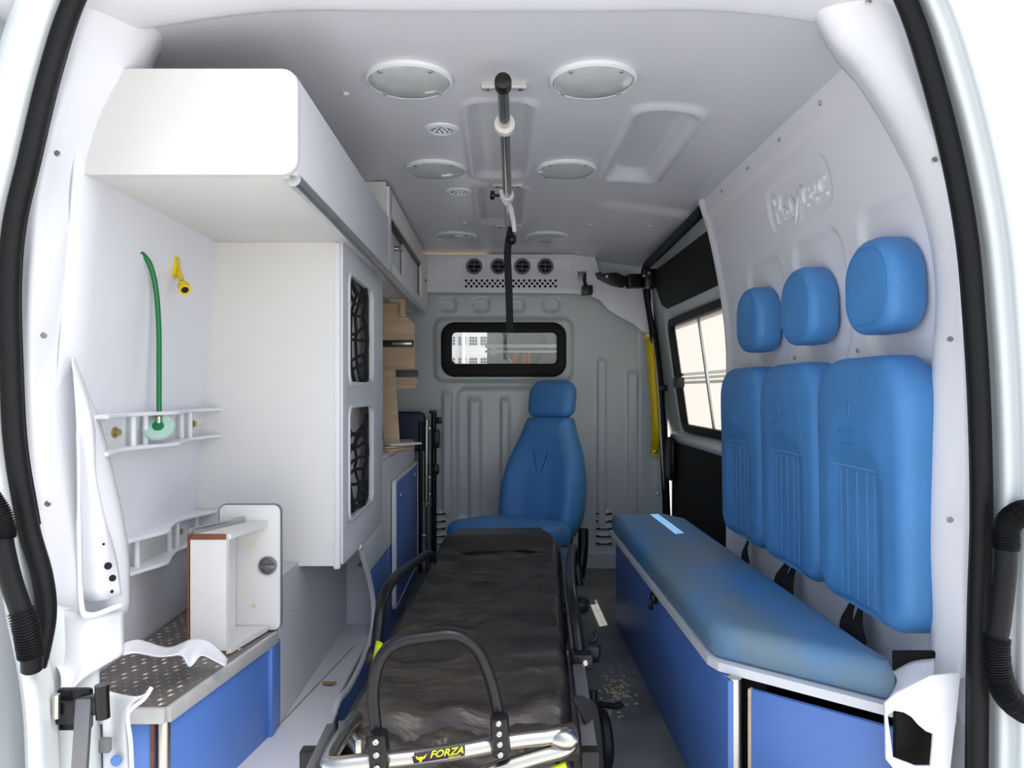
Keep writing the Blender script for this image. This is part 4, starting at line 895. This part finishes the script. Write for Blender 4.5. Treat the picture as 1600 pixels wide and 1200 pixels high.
# push handle
hp = [(588, 1146, 1.485), (583, 1085, 1.49), (590, 1040, 1.495), (606, 1014, 1.50), (632, 1001, 1.51), (670, 995, 1.52), (705, 992, 1.53), (731, 1002, 1.54), (751, 1024, 1.55), (765, 1058, 1.555), (774, 1092, 1.56), (780, 1122, 1.56)]
tube('push_handle', [P(*p) for p in hp], .0125, PLASTIC, sr, 8, seg=16)
for (xa, ya, xb, yb, d, n_) in ((591, 1142, 594, 1202, 1.465, 3), (780, 1116, 784, 1180, 1.54, 4)):
    a = P(xa, ya, d); c = P(xb, yb, d)
    cl = bar('handle_clamp', a, c, .038, .044, PLASTIC, sr, (0,1,0), bev=.010)
    for k in range(n_):
        t_ = (k+.45)/n_; screw('clamp_bolt', a.lerp(c, t_)+Vector((-.002, -.023, 0)), (0,-1,0), .0065, CHROME, cl, .004)
# sticker
s0 = P(646, 1183.5, 1.479); s1 = P(726, 1171.5, 1.509); du = (s1-s0).normalized(); upv = Vector((0, -.25, 1)); upv = (upv-du*upv.dot(du)).normalized(); nn = du.cross(upv)
def stm(u, v, w_): return s0.lerp(s1, .5)+du*u+upv*v+nn*(w_+.0035-9.0*v*v)
L = (s1-s0).length
stk = grid('sticker', lin(-L/2, L/2, 12), lin(-.0125, .0125, 8), lambda u, v: stm(u, v, 0), PURPLE, sr)
text('sticker_text', 'FORZA', .0215, .0003, lambda u, v, w_: stm(u+.014, v+.003, .0012+w_), LIME, stk, .25, .0004)
text('sticker_text', 'RESCUE', .007, .0002, lambda u, v, w_: stm(u+.03, v-.0085, .0012+w_), LIME, stk, .2)
def poly(name, pts, m, par): return mesh(name, [stm(a, c, .0014) for a, c in pts], [tuple(range(len(pts)))], m, par)
poly('eagle_mark', [(-.049, .007), (-.042, .002), (-.038, .004), (-.034, .002), (-.026, .008), (-.030, -.002), (-.035, -.004), (-.036, -.010), (-.041, -.010), (-.041, -.004), (-.046, -.002)], LIME, stk)
# hanging strap on the right of the frame
loft('hanging_strap', [[P(890, 1094, 1.72), P(905, 1088, 1.74), P(925, 1096, 1.80)], [P(900, 1100, 1.70), P(915, 1098, 1.74), P(932, 1108, 1.80)], [P(918, 1150, 1.72), P(926, 1150, 1.74), P(938, 1150, 1.80)], [P(916, 1240, 1.72), P(928, 1240, 1.74), P(944, 1240, 1.80)]], WEB, sr, .006, 6)

# ================================================================== CEILING FITTINGS
def dome(label, x, y, r):
    t_ = thing('ceiling_light', label, 'light', (x, y, 1.95), 'round ceiling lights'); z = ceil_z(x, y)
    lathe('rim', [(r*.98, 0), (r, .004), (r*.99, .012), (r*.93, .016), (r*.90, .010), (r*.90, .002)], (x, y, z+.002), (0,0,-1), EDGE, t_, 48)
    lathe('reflector', [(r*.9, .003), (r*.5, .0), (.01, .0)], (x, y, z), (0,0,-1), LAMG, t_, 40)
    prof = []
    for k in range(15):
        q = 1-k/14*.96; prof.append((r*.91*q, .012+.016*(1-q*q)+(.0016 if k % 2 else 0)))
    lathe('lens', prof, (x, y, z), (0,0,-1), LENS, t_, 40, angle=60)
    for a in (.7, 2.4, 4.0, 5.4): screw('screw', (x+r*.86*math.cos(a), y+r*.86*math.sin(a), z-.014), (0,0,-1), .006, STEEL, t_)
for (y, wd) in ((2.02, 'nearest'), (2.84, 'middle'), (4.08, 'farthest')):
    dome('round ceiling light in the %s pair, left of the chrome rail' % wd, -.246, y, .118)
    dome('round ceiling light in the %s pair, right of the chrome rail' % wd, .250, y, .118)
LEDG = mat('led_lens', (.30, .36, .40), .25); LEDW = mat('led_chip', (.9, .92, .95), .3)
for (px, py, d, lb) in ((690, 202, 2.41, 'nearer small LED spotlight on the ceiling'), (717, 299, 3.17, 'farther small LED spotlight on the ceiling')):
    c = P(px, py, d); t_ = thing('led_spotlight', lb, 'spotlight', c, 'LED spotlights'); zc = ceil_z(c.x, c.y)
    lathe('rim', [(.056, 0), (.054, .005), (.042, .009), (.036, .007), (.036, .002)], (c.x, c.y, zc), (0,0,-1), EDGE, t_, 32)
    ln_ = lathe('lens', [(.037, .004), (.02, .005), (.005, .005)], (c.x, c.y, zc), (0,0,-1), LEDG, t_, 28)
    for k in range(12):
        a = k*2.4; rr = .009*math.sqrt(k+.4); lathe('led', [(.004, 0), (.003, .003)], (c.x+rr*math.cos(a), c.y+rr*math.sin(a), zc-.005), (0,0,-1), LEDW, ln_, 8)
for (px, py, y) in ((540, 151, 2.12), (726, 351, 3.75), (850, 351, 3.75), (922, 353, 3.75), (1016, 341, 3.6)):
    c = P(px, py, y); screw('screw', (c.x, y, ceil_z(c.x, y)-.001), (0,0,-1), .010, LINING, ce, .005)
# IV rail
iv = thing('drip_rail', 'chrome drip rail with black end cap along the ceiling centre', 'rail', (.02, 2.9, 1.87))
r0 = P(786, 130, 1.90); r1 = P(796, 386, 4.02); r1.z = r0.z
tube('tube', [r0, r0.lerp(r1, .5), r1], .0165, CHROME, iv, 4, seg=20)
rd = (r1-r0).normalized()
lathe('end_cap', [(.014, -.006), (.0205, -.002), (.022, .006), (.022, .035), (.018, .036)], r0-rd*.016, rd, PLASTIC, iv, 24)
for q in (2.06, 3.05, 3.80):
    x = r0.x+(q-r0.y)*(r1.x-r0.x)/(r1.y-r0.y); zc = ceil_z(x+.05, q)
    bk_ = box('bracket', x-.062, x+.062, q-.012, q+.012, zc-.014, zc+.002, EDGEALU, iv, .002); box('stem', x-.012, x+.012, q-.010, q+.010, r0.z, zc-.01, ALU, bk_, .002)
    for s in (-.045, .045): screw('bolt', (x+s, q, zc-.013), (0,0,-1), .008, CHROME, bk_)
    if q < 2.5: lathe('ring', [(.017, -.014), (.030, -.014), (.031, 0), (.030, .014), (.017, .014)], r0.lerp(r1, (2.20-r0.y)/(r1.y-r0.y)), rd, LAM, iv, 28)
hk = thing('drip_hook', 'white sliding bag hook with black knobs on the chrome rail', 'hook', P(790, 300, 3.02))
c = r0.lerp(r1, (3.00-r0.y)/(r1.y-r0.y)); lathe('clamp_ring', [(.017, -.02), (.025, -.02), (.026, .02), (.017, .02)], c, rd, EDGE, hk, 24)
tube('hook_arm', [P(786, 295, 2.98), P(790, 312, 3.0), P(796, 322, 3.05), P(802, 345, 3.10), P(804, 362, 3.12)], [.018, .016, .012, .010, .009], EDGE, hk, 6, flat=.5, flatdir=(0,1,0))
lathe('knob', [(.006, 0), (.006, .03), (.018, .032), (.018, .044), (.014, .046)], P(784, 306, 3.0), (-1, -.2, 0), PLASTIC, hk, 16)
lathe('knob', [(.02, -.012), (.024, 0), (.02, .012)], P(800, 374, 3.2), (1, -.4, 0), PLASTIC, hk, 18)
tag(tube('hanging_strap', [P(799, 356, 3.14), P(795, 375, 3.2), P(793, 400, 3.2), P(795, 450, 3.2), P(797, 519, 3.2)], .0165, WEB, None, 8, seg=10, flat=.15, flatdir=(.2, 1, 0)), 'black webbing strap hanging from the ceiling drip hook', 'strap')
# dust and chips on the floor
g = []
rnd = random.Random(4)
for k in range(220):
    px = rnd.gauss(960, 14); py = rnd.gauss(1082, 16)
    if px < 935 or px > 1000: continue
    d = CH*F/(py-VY); c = P(px, py, d); s = rnd.uniform(.002, .006); a = rnd.uniform(0, 6.28)
    u = Vector((math.cos(a), math.sin(a), 0))*s*rnd.uniform(1, 2.5); v = Vector((-math.sin(a), math.cos(a), 0))*s
    c.z = .001; g.append(([c-u-v*.4, c-v, c+u, c+v*.8+Vector((0,0,.003))], [(0,1,2,3)]))
o = many('straw_crumbs', g, mat('straw', (.62, .54, .34), .8), None, False); o['kind'] = 'stuff'; o['label'] = 'scattered straw coloured crumbs on the floor by the bench'; o['category'] = 'crumbs'

# origins of single-mesh things to their base
for o in list(COL.objects):
    if o.type == 'MESH' and o.parent is None and not o.children and 'category' in o and o.location.length == 0:
        co = [v.co for v in o.data.vertices]
        c = Vector(((min(p.x for p in co)+max(p.x for p in co))/2, (min(p.y for p in co)+max(p.y for p in co))/2, min(p.z for p in co)))
        o.data.transform(Matrix.Translation(-c)); o.location = c
